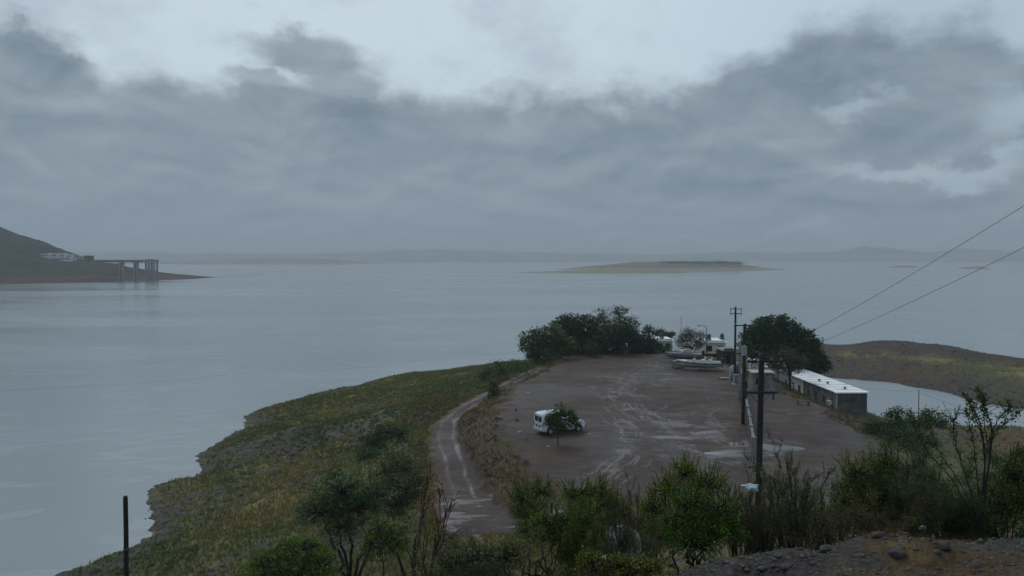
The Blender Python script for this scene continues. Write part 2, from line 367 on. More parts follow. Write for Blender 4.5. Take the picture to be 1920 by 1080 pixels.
def ground_all(x, y, full=True):
    h = tps_eval(FIT, x, y)
    dist = np.hypot(x, y)
    h = np.where(dist > 300, np.minimum(h, -9), h)
    h = h*(1-sm(dist, 255, 300)) + -11.0*sm(dist, 255, 300)
    dl, _ = seg_dist(x, y, lot, True); ins = inside(x, y, lot); sl = np.where(ins, dl, -dl)
    wob = (fbm(x*.16, y*.16, 5, 5)-.5)*9
    lotm = sm(sl+wob*.6+(fbm(x*.7, y*.5, 4, 57)-.5)*3.0, -1.6, 1.4)
    dr, tr = seg_dist(x, y, roadxy); rz = np.interp(tr, np.arange(len(roadz)), roadz)
    roadw = 1.45+np.interp(tr, [0, 2, 3, 5, 10], [1.6, 1.1, .35, .0, -.15])
    roadm = sm(-(dr-roadw)+wob*.10+(fbm(x*.9, y*.5, 4, 56)-.5)*1.6, -.5, .5)
    n1 = fbm(x*.12, y*.12, 5, 11)-.5; n2 = fbm(x*.9, y*.9, 3, 31)-.5
    near = sm(dist, 40, 8)
    rough = 1-np.maximum(lotm, roadm)
    amp = np.clip((h-WATER)*.35+.6, .25, 1.0)
    h = h + rough*(n1*1.3*amp*(1-.6*near) + n2*(.34+.1*near))
    und = (fbm(x*.22, y*.22, 3, 77)-.5)*.22 + (fbm(x*1.3, y*1.3, 2, 70)-.5)*.05
    for bx_, by_, ra, rb in BASINS: und = und-.20*np.exp(-((x-bx_)/ra)**2-((y-by_)/rb)**2)
    h = h*(1-lotm)+und*lotm
    h = h*(1-roadm*.9)+(rz+(fbm(x*.8, y*.8, 2, 8)-.5)*.1)*roadm*.9
    for bx_, by_, bh, ra, rb in BUMPS: h = h+bh*np.exp(-((x-bx_)/ra)**2-((y-by_)/rb)**2)
    h = h+near*sm(dist, 20, 14)*((fbm(x*3.1, y*3.1, 3, 301)-.5)*.12)
    h = np.where(h < -11.4, -11.4, h)
    if not full: return h
    wet = np.zeros(x.shape)
    sel = (lotm > .02) | (dr < 5)
    xs = x[sel]; ys = y[sel]; w = np.zeros(xs.shape)
    wx = xs+(fbm(xs*.12, ys*.12, 3, 51)-.5)*2.6; wy = ys+(fbm(xs*.12, ys*.12, 3, 61)-.5)*5
    for pl, wd, st in tracks_px:
        q = [P(a, b, z=0)[:2] for a, b in pl]
        d, _ = seg_dist(wx, wy, q)
        off = np.minimum(np.abs(d-.75), np.abs(d-.75-1.35*(wd > 1.0)))
        w = np.maximum(w, .62*st*np.exp(-(off/.17)**2))
        w = np.maximum(w, .55*st*np.exp(-(d/(wd*1.9))**2)*sm(fbm(xs*.45+wd, ys*.9, 5, 95), .42, .62))
    c0 = P(1290, 818, z=0); c1 = P(1400, 850, z=0); c2 = P(1185, 840, z=0)
    shn = np.exp(-((xs-c0.x)/6.5)**2-((ys-c0.y)/5.5)**2)+.8*np.exp(-((xs-c1.x)/5)**2-((ys-c1.y)/4.5)**2)+.6*np.exp(-((xs-c2.x)/2.5)**2-((ys-c2.y)/7)**2)
    w = np.maximum(w, np.clip(shn, 0, 1)*sm(fbm(wx*.35+wy*.12, wy*1.1, 6, 97), .36, .66)*.85)
    brk = sm(fbm(xs*.55, ys*.35, 4, 91), .36, .62)
    w = w*(.30+.70*brk)
    bare = sm(fbm(xs*.10, ys*.06, 4, 33), .52, .72)*.30*sm(fbm(xs*.9, ys*.5, 3, 39), .4, .65)
    w = np.maximum(w, bare)
    # two wheel ruts on the track
    drs = dr[sel]; drw = drs+(fbm(xs*.6, ys*.25, 3, 6)-.5)*.5; rut = .75*np.exp(-((drw-.66)/.24)**2)*(.45+.55*sm(fbm(xs*.8, ys*.16, 3, 3), .34, .62))
    rut = rut*sm(ys, 53, 58)
    rut = np.maximum(rut, .16*sm(fbm(xs*1.1, ys*.4, 4, 14), .5, .66))
    rut = np.maximum(rut, .6*sm(fbm(xs*.5, ys*1.3, 4, 13), .50, .62)*sm(ys, 64, 56))
    w = np.maximum(w*lotm[sel], rut*roadm[sel])
    wet[sel] = w
    hn = (h-WATER)
    ca_, sa_ = .94, .34; ux = x*ca_-y*sa_; uy = x*sa_+y*ca_
    up = fbm(x*.05, y*.05, 4, 201); up2 = fbm(ux*.30, uy*.09, 5, 211); up3 = fbm(x*.8, y*.8, 3, 221)
    rock = sm(up2*.55+up*.35+up3*.25, .61, .71)
    rock = np.maximum(rock, sm(hn, .9, .25)*sm(fbm(x*.35, y*.35, 3, 230), .35, .55))      # shore rim
    headl = sm(y, 168, 178)*sm(x, 60, 75)
    rock = np.maximum(rock, headl*sm(h+(fbm(x*.1, y*.1, 3, 290)-.5)*1.5, -6.4, -5.5)*.95)
    green = sm(fbm(x*.07+5, y*.07, 4, 240), .47, .62)
    dry = sm(fbm(x*.09+9, y*.09, 4, 250), .5, .66)*.8
    bank = np.exp(-((sl+3.0)/3.4)**2)*sm(sl, 1.2, -.8)*(.25+.75*sm(x, 30, 12))
    dry = np.maximum(dry, bank*sm(x, 42, 30)); 
    dry = np.maximum(dry, np.exp(-((dr-2.5)/1.1)**2)*sm(y, 40, 50)*.9)
    dry = np.maximum(dry*(1-near), near*sm(fbm(x*.9, y*.9, 4, 280), .43, .56))
    straw = sm(fbm(ux*.16+3, uy*.07, 4, 260), .50, .68)*sm(x, 20, 5)
    ds, _ = seg_dist(x+(fbm(x*.1, y*.1, 3, 270)-.5)*6, y+(fbm(x*.1, y*.1, 3, 271)-.5)*10, STRIP)
    straw = np.maximum(straw, np.exp(-(ds/4.5)**2)*sm(fbm(x*.22, y*.3, 4, 272), .30, .55))
    straw = straw*(1-sm(sl, -6, -2)); brownb = sm(sl, -9, -3)*sm(x, 22, 12)*.9
    rocknear = near*(1-dry)
    rock = np.maximum(rock*(1-bank), rocknear)
    rg = sm(x, 78, 100)*sm(y, 172, 160)
    brown = np.maximum(sm(x, 52, 70)*sm(y, 110, 130)*(1-.85*rg), brownb); green = np.maximum(green, np.maximum(rg*.9, sm(x, 38, 50)*sm(y, 112, 100)*.85)); straw = straw*(1-.6*sm(x, 40, 52)*sm(y, 112, 100)); green = green*(1-.8*brownb); dry = np.maximum(dry*(1-.6*brownb), brownb*bank*sm(fbm(x*.22, y*.22, 5, 283), .44, .60))
    return h, np.maximum(lotm, roadm), wet, rock, green, dry, lotm, roadm, brown, straw, near
def gh(x, y): return float(ground_all(np.array([float(x)]), np.array([float(y)]), False)[0])

rows = [.4]
while rows[-1] < 38: rows.append(rows[-1]*1.021+.01)
hf = (EYE+4)*F
while rows[-1] < 250: rows.append(rows[-1]+max(.08, min(.9, rows[-1]**2/hf*1.25)))
while rows[-1] < 330: rows.append(rows[-1]+8)
rows = np.array(rows)
ang = np.concatenate([np.linspace(-R(38), R(38), 820), np.linspace(R(38), R(360-38), 90)[1:]])
AA, RR = np.meshgrid(ang, rows)
X = RR*np.sin(AA); Y = RR*np.cos(AA)
H, mud, wet, rock_, green, dry, lotm, roadm, brown, straw, near_ = ground_all(X, Y)
nr, nc = X.shape
print('terrain', nr, nc)
idx = np.arange(nr*nc).reshape(nr, nc)
a = idx[:-1, :-1]; b = idx[:-1, 1:]; c = idx[1:, 1:]; d = idx[1:, :-1]
quads = np.stack([a, b, c, d], -1).reshape(-1, 4)
V = np.stack([X, Y, H], -1).reshape(-1, 3)
lm = lotm.reshape(-1)[quads].mean(1); rm = roadm.reshape(-1)[quads].mean(1)
kill = H.reshape(-1)[quads].max(1) < -10.9

def ground_material():
    m = bpy.data.materials.new('earth'); m.use_nodes = True; t = NT(m.node_tree)
    v = t.n('ShaderNodeNewGeometry').outputs['Position']
    A = {k: t.attr(k) for k in ('mud', 'wet', 'rock', 'green', 'dry', 'brown', 'straw', 'near')}
    n1 = t.noise(v, .5, 6, .65); n2 = t.noise(v, 3.0, 5, .7); n3 = t.noise(v, 14.0, 4, .7); n0 = t.noise(v, .12, 4, .6)
    soil = t.mix(t.ss(n2, .35, .65), (.075, .068, .036), (.150, .125, .060))
    soil = t.mix(t.m('MULTIPLY', t.ss(n1, .42, .60), .7), soil, (.082, .088, .032))
    gr = t.mix(t.ss(n2, .3, .7), (.040, .058, .024), (.080, .094, .036))
    c = t.mix(t.m('MULTIPLY', A['green'], t.ss(n1, .3, .55)), soil, gr)
    c = t.mix(t.m('MULTIPLY', A['straw'], t.ss(n2, .25, .55)), c, (.20, .175, .065))
    dr = t.mix(t.ss(n2, .3, .7), (.050, .027, .012), (.125, .066, .022))
    c = t.mix(t.m('MULTIPLY', A['dry'], t.ss(n1, .25, .55)), c, dr)
    br = t.mix(t.ss(n1, .3, .7), (.040, .024, .019), (.075, .048, .030))
    c = t.mix(t.m('MULTIPLY', A['brown'], t.m('SUBTRACT', .8, t.m('MULTIPLY', A['straw'], .8), clamp=True)), c, br)
    rk = t.mix(t.ss(n2, .3, .7), (.022, .020, .021), (.066, .058, .056))
    c = t.mix(t.m('MULTIPLY', A['rock'], t.ss(t.m('ADD', n2, t.m('MULTIPLY', n1, .5)), .5, .85)), c, rk)
    gv = t.mix(t.ss(n3, .38, .62), (.012, .010, .011), (.050, .043, .046))
    c = t.mix(t.m('MULTIPLY', A['near'], t.m('SUBTRACT', .95, t.m('MULTIPLY', A['dry'], .7))), c, gv)
    mudc = t.mix(t.ss(n1, .35, .65), (.029, .016, .013), (.060, .037, .031))
    mudc = t.mix(t.m('MULTIPLY', t.ss(n0, .45, .65), .5), mudc, (.072, .052, .034))
    mudc = t.mix(t.m('MULTIPLY', t.ss(n3, .55, .75), .5), mudc, (.088, .074, .069))
    soak = t.ss(t.noise(v, .085, 6, .62, .8), .44, .62)
    mudc = t.mix(t.m('MULTIPLY', soak, .55), mudc, (.030, .022, .022))
    mf = t.ss(t.m('ADD', A['mud'], t.m('MULTIPLY', t.m('SUBTRACT', n2, .5), .9)), .35, .65)
    c = t.mix(mf, c, mudc)
    wf = t.m('MULTIPLY', A['wet'], t.ss(t.m('ADD', n2, t.m('MULTIPLY', A['wet'], .45)), .45, .8))
    c = t.mix(t.m('MULTIPLY', wf, .6), c, (.135, .125, .130))     # sky sheen on wet mud and ruts, painted in as a paler colour
    ro = t.m('SUBTRACT', t.m('SUBTRACT', .86, t.m('MULTIPLY', mf, t.m('ADD', .16, t.m('MULTIPLY', soak, .20)))), t.m('MULTIPLY', wf, .42))
    sp = t.m('ADD', .25, t.m('MULTIPLY', wf, .55))
    hgt = t.m('ADD', t.m('MULTIPLY', n2, .6), t.m('MULTIPLY', n3, .4))
    st = t.m('SUBTRACT', .9, t.m('MULTIPLY', wf, .75))
    bp = t.n('ShaderNodeBump', {'Height': hgt, 'Strength': st, 'Distance': .14}).outputs[0]
    p = t.n('ShaderNodeBsdfPrincipled', {'Base Color': c, 'Roughness': ro, 'Specular IOR Level': sp, 'Normal': bp})
    t.n('ShaderNodeOutputMaterial', {'Surface': p.outputs[0]})
    return m
M['earth'] = ground_material()
def sub_mesh(name, sel):
    q = quads[sel]; u, inv = np.unique(q, return_inverse=True); q2 = inv.reshape(q.shape)
    at = {k: v_.reshape(-1)[u] for k, v_ in (('mud', mud), ('wet', wet), ('rock', rock_), ('green', green), ('dry', dry), ('brown', brown), ('straw', straw), ('near', near_))}
    o = mesh_obj(name, V[u], q2[:, ::-1].copy(), M['earth'], smooth=True, attrs=at); lab(o, kind='structure'); return o
is_lot = (lm > .5) & (rm < .5) & ~kill; is_road = (rm >= .5) & ~kill
sub_mesh('ground', ~is_lot & ~is_road & ~kill)
sub_mesh('parking_ground', is_lot)
sub_mesh('dirt_track', is_road)

# ------------------------------------------------------------------ water
def water_mat(name, base, wave=1.0, rough=.10):
    m = bpy.data.materials.new(name); m.use_nodes = True; t = NT(m.node_tree)
    v = t.n('ShaderNodeNewGeometry').outputs['Position']
    n1 = t.noise(t.n('ShaderNodeMapping', {'Vector': v, 'Scale': (.5, 1.1, 1), 'Rotation': (0, 0, R(-20))}).outputs[0], .8, 4, .6)
    n2 = t.noise(v, 4.0, 3, .6)
    big = t.noise(t.n('ShaderNodeMapping', {'Vector': v, 'Scale': (.35, 1.0, 1), 'Rotation': (0, 0, R(12))}).outputs[0], .012, 5, .6, .6)
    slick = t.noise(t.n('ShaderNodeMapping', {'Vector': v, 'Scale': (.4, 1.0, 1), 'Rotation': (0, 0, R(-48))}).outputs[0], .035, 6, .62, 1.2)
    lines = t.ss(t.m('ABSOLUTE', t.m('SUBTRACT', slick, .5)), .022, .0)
    sp_ = t.n('ShaderNodeSeparateXYZ', {0: v}).outputs
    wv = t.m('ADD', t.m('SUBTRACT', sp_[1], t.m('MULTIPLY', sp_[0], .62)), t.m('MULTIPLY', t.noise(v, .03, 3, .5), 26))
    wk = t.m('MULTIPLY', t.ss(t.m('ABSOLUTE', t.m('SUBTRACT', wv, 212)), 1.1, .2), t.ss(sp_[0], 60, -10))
    dp = t.n('ShaderNodeVectorMath', {0: v, 1: (0, 0, EYE)}, operation='DISTANCE').outputs['Value']
    calm = t.m('SUBTRACT', 1.0, t.m('MULTIPLY', t.ss(big, .42, .62), .55))
    st = t.m('MULTIPLY', calm, .11*wave)
    bp = t.n('ShaderNodeBump', {'Height': t.m('ADD', n1, t.m('MULTIPLY', n2, .25)), 'Strength': st, 'Distance': .5}).outputs[0]
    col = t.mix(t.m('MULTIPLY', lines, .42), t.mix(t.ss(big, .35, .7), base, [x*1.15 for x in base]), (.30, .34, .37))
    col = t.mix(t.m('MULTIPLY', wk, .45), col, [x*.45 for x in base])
    ro = t.lin(big, .35, .65, rough, rough+.16)
    p = t.n('ShaderNodeBsdfPrincipled', {'Base Color': col, 'Roughness': ro, 'IOR': 1.333, 'Normal': bp})
    t.n('ShaderNodeOutputMaterial', {'Surface': p.outputs[0]})
    return m
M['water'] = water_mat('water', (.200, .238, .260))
ring = []
rad = [0]+list(np.geomspace(60, 8600, 22)); nseg = 96
Vw = [(0, 0, WATER)]; Fw = []
for r_ in rad[1:]: Vw += [(r_*math.cos(2*math.pi*k/nseg), r_*math.sin(2*math.pi*k/nseg), WATER) for k in range(nseg)]
Fw += [(0, 1+k, 1+(k+1) % nseg) for k in range(nseg)]
for i in range(len(rad)-2):
    for k in range(nseg):
        a0 = 1+i*nseg; b0 = a0+nseg; k1 = (k+1) % nseg
        Fw.append((a0+k, b0+k, b0+k1, a0+k1))
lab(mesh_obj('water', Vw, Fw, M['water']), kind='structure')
def puddle(pts_, z):
    q = [P(a, b, z=z) for a, b in pts_]; o = mesh_obj('puddle', [tuple(p) for p in q], [tuple(range(len(q)))][::1], M['puddle']); lab(o, kind='structure'); return o
M['puddle'] = principled('puddle', (.10, .10, .095), .06, .5, var=.1, scale=.5)
puddle([(1412, 864), (1560, 864), (1548, 812), (1424, 812)], -.085)
puddle([(1350, 845), (1412, 845), (1408, 812), (1352, 812)], -.085)
puddle([(1300, 866), (1380, 866), (1372, 834), (1300, 834)], -.085)

# ------------------------------------------------------------------ far land
def hill_material(name, a, b, c=None, sc=.02):
    m = bpy.data.materials.new(name); m.use_nodes = True; t = NT(m.node_tree)
    v = t.n('ShaderNodeNewGeometry').outputs['Position']
    n = t.noise(v, sc, 6, .65); n2 = t.noise(v, sc*7, 5, .7)
    col = t.mix(t.ss(n, .35, .65), a, b)
    col = t.mix(t.m('MULTIPLY', t.ss(n2, .48, .58), .75), col, [x*.4 for x in a])
    col = t.mix(t.m('MULTIPLY', t.ss(t.noise(v, sc*2.5, 5, .7), .52, .66), .6), col, [x*1.7 for x in b])
    if c is not None:
        z = t.n('ShaderNodeSeparateXYZ', {0: v}).outputs[2]
        col = t.mix(t.ss(t.m('ADD', z, t.m('MULTIPLY', n2, 5)), 1.5, -1.5), col, c)
    p = t.n('ShaderNodeBsdfPrincipled', {'Base Color': col, 'Roughness': .95, 'Specular IOR Level': .1,
            'Normal': t.n('ShaderNodeBump', {'Height': n2, 'Strength': 1.0, 'Distance': 1.5}).outputs[0]})
    t.n('ShaderNodeOutputMaterial', {'Surface': p.outputs[0]}); return m
M['hill'] = hill_material('hill', (.022, .026, .016), (.044, .040, .028), (.070, .042, .034))
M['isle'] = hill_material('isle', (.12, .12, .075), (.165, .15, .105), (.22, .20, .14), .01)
M['far'] = hill_material('far', (.20, .20, .19), (.28, .23, .21), None, .003)  # base colour lightened to carry part of the distance haze
# dam hill on the left
CREST = np.array([tuple(P(a, b, D=D_)) for a, b, D_ in ((-900, 120, 1000), (-500, 240, 980), (-250, 330, 960), (-120, 385, 945), (0, 426, 930), (40, 441, 925), (80, 456, 920), (120, 469, 915), (150, 479, 910), (178, 489, 900), (200, 492, 895), (224, 495, 890), (234, 499, 890), (262, 504, 895), (290, 508, 910), (340, 514, 950), (385, 518, 985), (410, 521.5, 1000))])
SHORE = np.array([tuple(P(a, b, z=WATER)) for a, b in ((-900, 560), (-500, 550), (-250, 541), (0, 533), (140, 530), (270, 529), (340, 524), (405, 520.5), (412, 520.5))])
def hill_h(x, y):
    # crest and shore are curves over x; the flank rises between them in a slightly hollow profile
    sx = SHORE[:, 0]; o_ = np.argsort(sx); sy = np.interp(x, sx[o_], SHORE[o_, 1])
    cx_ = CREST[:, 0]; o2 = np.argsort(cx_); cy = np.interp(x, cx_[o2], CREST[o2, 1]); cz = np.interp(x, cx_[o2], CREST[o2, 2])
    cy = np.maximum(cy, sy+14)
    f = (y-sy)/(cy-sy); up = np.clip(f, 0, 1); prof = .25*sm(up, 0, .12)*np.minimum(1, 4/np.maximum(cz-WATER, 1))+0
    rise = np.clip(.22*np.minimum(up*8, 1)*np.minimum(1, 14/np.maximum(cz-WATER, 1))+up**1.35*(1-.22*np.minimum(1, 14/np.maximum(cz-WATER, 1))), 0, 1)
    back = np.clip(1-(f-1)*3.2, -.2, 1)
    h = WATER+(cz-WATER)*np.where(f < 1, rise, back)
    h = np.where(f < 0, WATER+f*10, h)
    return np.where(x > -366, np.minimum(h, WATER-1-(x+366)*.2), h)
def hill_D(px, py):
    D = 760.0
    while D < 960:
        p = P(px, py, D=D)
        if p.z <= hh(p.x, D): return D
        D += 2
    return 905.0
def hh(x, y): return float(hill_h(np.array([float(x)]), np.array([float(y)]))[0])
gx, gy = np.meshgrid(np.linspace(-1300, -340, 330), np.linspace(640, 1200, 200))
h = hill_h(gx, gy); h = h+(fbm(gx*.03, gy*.03, 5, 4)-.5)*9*np.clip((h-WATER-8)/30, 0, 1)+(fbm(gx*.09, gy*.09, 4, 14)-.5)*1.6*np.clip((h-WATER)/10, 0, 1)
h = np.maximum(h, -10.5); ii = np.arange(h.size).reshape(h.shape); q = np.stack([ii[:-1, :-1], ii[:-1, 1:], ii[1:, 1:], ii[1:, :-1]], -1).reshape(-1, 4)
k = h.reshape(-1)[q].max(1) > -10.4
lab(mesh_obj('hill', np.stack([gx, gy, h], -1).reshape(-1, 3), q[k], M['hill'], smooth=True), kind='structure')
# islands: built straight as low flat-topped mounds
def mound(name, cx, cy, L, Wd, topz, mat, prof, amp=1.0, seed=0, nx=160, ny=40, rot=0, mesa=2.0):
    gx, gy = np.meshgrid(np.linspace(-1, 1, nx), np.linspace(-1, 1, ny))
    wy = np.interp(gx, [p[0] for p in prof], [p[1] for p in prof])
    tz = np.interp(gx, [p[0] for p in prof], [p[2] for p in prof])
    k = np.clip(1-(np.abs(gy)/(wy+1e-3))**mesa, 0, 1)
    h = WATER-1.5+(topz-WATER+1.5)*tz*k**.7
    xx = cx+gx*L/2; yy = cy+gy*Wd/2
    h = h+(fbm(xx*.02, yy*.02, 5, seed)-.5)*amp*tz*k*4
    if rot: xx, yy = cx+(xx-cx)*math.cos(rot)-(yy-cy)*math.sin(rot), cy+(xx-cx)*math.sin(rot)+(yy-cy)*math.cos(rot)
    ii = np.arange(nx*ny).reshape(ny, nx); q = np.stack([ii[:-1, :-1], ii[:-1, 1:], ii[1:, 1:], ii[1:, :-1]], -1).reshape(-1, 4)
    o = mesh_obj(name, np.stack([xx, yy, h], -1).reshape(-1, 3), q, mat, smooth=True); lab(o, kind='structure'); return o
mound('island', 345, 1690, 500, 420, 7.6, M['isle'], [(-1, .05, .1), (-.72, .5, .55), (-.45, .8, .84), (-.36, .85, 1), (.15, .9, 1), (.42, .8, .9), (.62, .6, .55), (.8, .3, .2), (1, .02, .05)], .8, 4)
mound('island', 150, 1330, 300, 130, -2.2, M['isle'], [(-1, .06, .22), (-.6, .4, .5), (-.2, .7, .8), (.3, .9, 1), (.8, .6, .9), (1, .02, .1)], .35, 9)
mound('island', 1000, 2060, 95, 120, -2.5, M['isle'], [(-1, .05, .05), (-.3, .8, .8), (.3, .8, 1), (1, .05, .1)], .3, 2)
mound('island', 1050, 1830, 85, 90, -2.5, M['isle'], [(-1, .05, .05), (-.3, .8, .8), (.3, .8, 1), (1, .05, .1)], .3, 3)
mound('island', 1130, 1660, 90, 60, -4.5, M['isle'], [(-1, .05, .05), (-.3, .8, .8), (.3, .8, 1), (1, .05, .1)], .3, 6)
def ridge(name, pts_, base_y, D, depth, mat, seed, amp):
    """far shore range: real relief with crest heights along x"""
    xs = np.linspace(pts_[0][0], pts_[-1][0], 420); hz = np.interp(xs, [p[0] for p in pts_], [p[1] for p in pts_])
    vv = np.linspace(0, 1, 24); gx, gv = np.meshgrid(xs, vv)
    prof = np.sin(np.clip(gv*1.25, 0, 1)*math.pi/2)**1.4*np.where(gv > .8, 1-(gv-.8)*3, 1)
    wx = gx*D/F if False else gx
    h = WATER-.5+(hz[None]*prof)*(1+amp*(fbm(gx*.004, gv*3, 5, seed)-.5)) + 0*gx
    ii = np.arange(h.size).reshape(h.shape); q = np.stack([ii[:-1, :-1], ii[:-1, 1:], ii[1:, 1:], ii[1:, :-1]], -1).reshape(-1, 4)
    o = mesh_obj(name, np.stack([gx, D+gv*depth+0*gx, h], -1).reshape(-1, 3), q, mat, smooth=True); return lab(o, kind='structure')
def rx(px, D): return (px-960)/F*D
def rh(py, D): return (484-py)/F*D+EYE-WATER
D1 = 3300
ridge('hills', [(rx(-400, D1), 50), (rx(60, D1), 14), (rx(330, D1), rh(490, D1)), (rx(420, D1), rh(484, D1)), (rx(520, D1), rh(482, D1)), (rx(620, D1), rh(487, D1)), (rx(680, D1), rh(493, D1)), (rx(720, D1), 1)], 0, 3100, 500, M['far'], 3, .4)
D2 = 5200
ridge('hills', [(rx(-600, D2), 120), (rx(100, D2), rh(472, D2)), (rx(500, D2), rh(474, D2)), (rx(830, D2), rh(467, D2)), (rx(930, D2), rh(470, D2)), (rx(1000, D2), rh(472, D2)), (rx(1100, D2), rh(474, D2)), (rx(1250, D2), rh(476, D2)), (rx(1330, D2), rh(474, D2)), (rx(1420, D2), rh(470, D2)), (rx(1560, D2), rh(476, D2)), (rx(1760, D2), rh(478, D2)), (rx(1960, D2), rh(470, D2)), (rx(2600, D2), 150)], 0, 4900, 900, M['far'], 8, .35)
D3 = 6200
ridge('mountains', [(rx(1380, D3), rh(478, D3)), (rx(1500, D3), rh(474, D3)), (rx(1590, D3), rh(472, D3)), (rx(1645, D3), rh(466, D3)), (rx(1668, D3), rh(458, D3)), (rx(1690, D3), rh(464, D3)), (rx(1712, D3), rh(461, D3)), (rx(1735, D3), rh(468, D3)), (rx(1760, D3), rh(466, D3)), (rx(1800, D3), rh(474, D3)), (rx(1850, D3), rh(466, D3)), (rx(1870, D3), rh(463, D3)), (rx(1900, D3), rh(468, D3)), (rx(1960, D3), rh(470, D3)), (rx(2300, D3), 60)], 0, 6000, 900, M['hill'], 12, .5)

# ------------------------------------------------------------------ haze
hz = MB().box(-8900, 8900, -8900, 8900, -13, 170).build('haze', None); lab(hz, kind='stuff')
hm = bpy.data.materials.new('haze_air'); hm.use_nodes = True; t = NT(hm.node_tree)
pv = t.n('ShaderNodeVolumePrincipled', {'Color': (.80, .90, 1.0, 1), 'Density': .00029, 'Anisotropy': .1})
t.n('ShaderNodeOutputMaterial', {'Volume': pv.outputs[0]}); hz.data.materials.append(hm)
#@@OBJECTS@@
# ------------------------------------------------------------------ vegetation builders
def seg_mesh(name, segs, mat, parent=None, n=4):
    S = np.array(segs, dtype=float); p0 = S[:, 0:3]; p1 = S[:, 3:6]; r0 = S[:, 6]; r1 = S[:, 7]
    d = p1-p0; d /= np.linalg.norm(d, axis=1, keepdims=True)+1e-9
    ref = np.where(np.abs(d[:, 2:3]) < .9, np.array([[0, 0, 1.]]), np.array([[1., 0, 0]]))
    a = np.cross(d, ref); a /= np.linalg.norm(a, axis=1, keepdims=True)+1e-9; b = np.cross(d, a)
    th = np.arange(n)*2*math.pi/n; N = len(S)
    cs = np.cos(th)[None, :, None]; sn = np.sin(th)[None, :, None]
    R0 = p0[:, None]+(a[:, None]*cs+b[:, None]*sn)*r0[:, None, None]
    R1 = (p1+d*(r1[:, None]*.3))[:, None]+(a[:, None]*cs+b[:, None]*sn)*r1[:, None, None]
    V = np.concatenate([R0, R1], 1).reshape(-1, 3); base = (np.arange(N)*2*n)[:, None]
    k = np.arange(n); k1 = (k+1) % n
    Q = np.stack([k, k1, k1+n, k+n], -1)[None]+base[:, :, None]
    return mesh_obj(name, V, Q.reshape(-1, 4), mat, parent, smooth=True)
def leaf_arrays(C, size, rng, aspect=.55, flat=.35, tone=None):
    """diamond leaves at centres C"""
    N = len(C); d = rng.normal(size=(N, 3)); d[:, 2] *= .7; d /= np.linalg.norm(d, axis=1, keepdims=True)
    nrm = rng.normal(size=(N, 3)); nrm[:, 2] = np.abs(nrm[:, 2])+flat; s = np.cross(d, nrm); s /= np.linalg.norm(s, axis=1, keepdims=True)+1e-9
    L = (size*rng.uniform(.6, 1.35, N))[:, None]
    V = np.stack([C-d*L*.5, C+s*L*aspect*.5, C+d*L*.5, C-s*L*aspect*.5], 1).reshape(-1, 3)
    Q = np.arange(N*4).reshape(-1, 4)
    tn = np.repeat(rng.uniform(0, 1, N) if tone is None else np.clip(tone+rng.normal(0, .15, N), 0, 1), 4)
    return V, Q, tn
def leaf_mesh(name, C, size, mat, rng, parent=None, **kw):
    V, Q, tn = leaf_arrays(C, size, rng, **kw)
    return mesh_obj(name, V, Q, mat, parent, attrs={'tone': tn})
def limb_path(rng, p, q, r0, r1, wig=.12, n=5):
    p = np.array(p, float); q = np.array(q, float); L = np.linalg.norm(q-p); out = []; prev = p
    for i in range(1, n+1):
        f = i/n; c = p+(q-p)*f
        c[2] += L*.10*math.sin(f*math.pi); c += rng.normal(0, wig*L/n, 3)*(0 if i == n else 1)
        out.append((*prev, *c, r0+(r1-r0)*(i-1)/n, r0+(r1-r0)*f)); prev = c
    return out
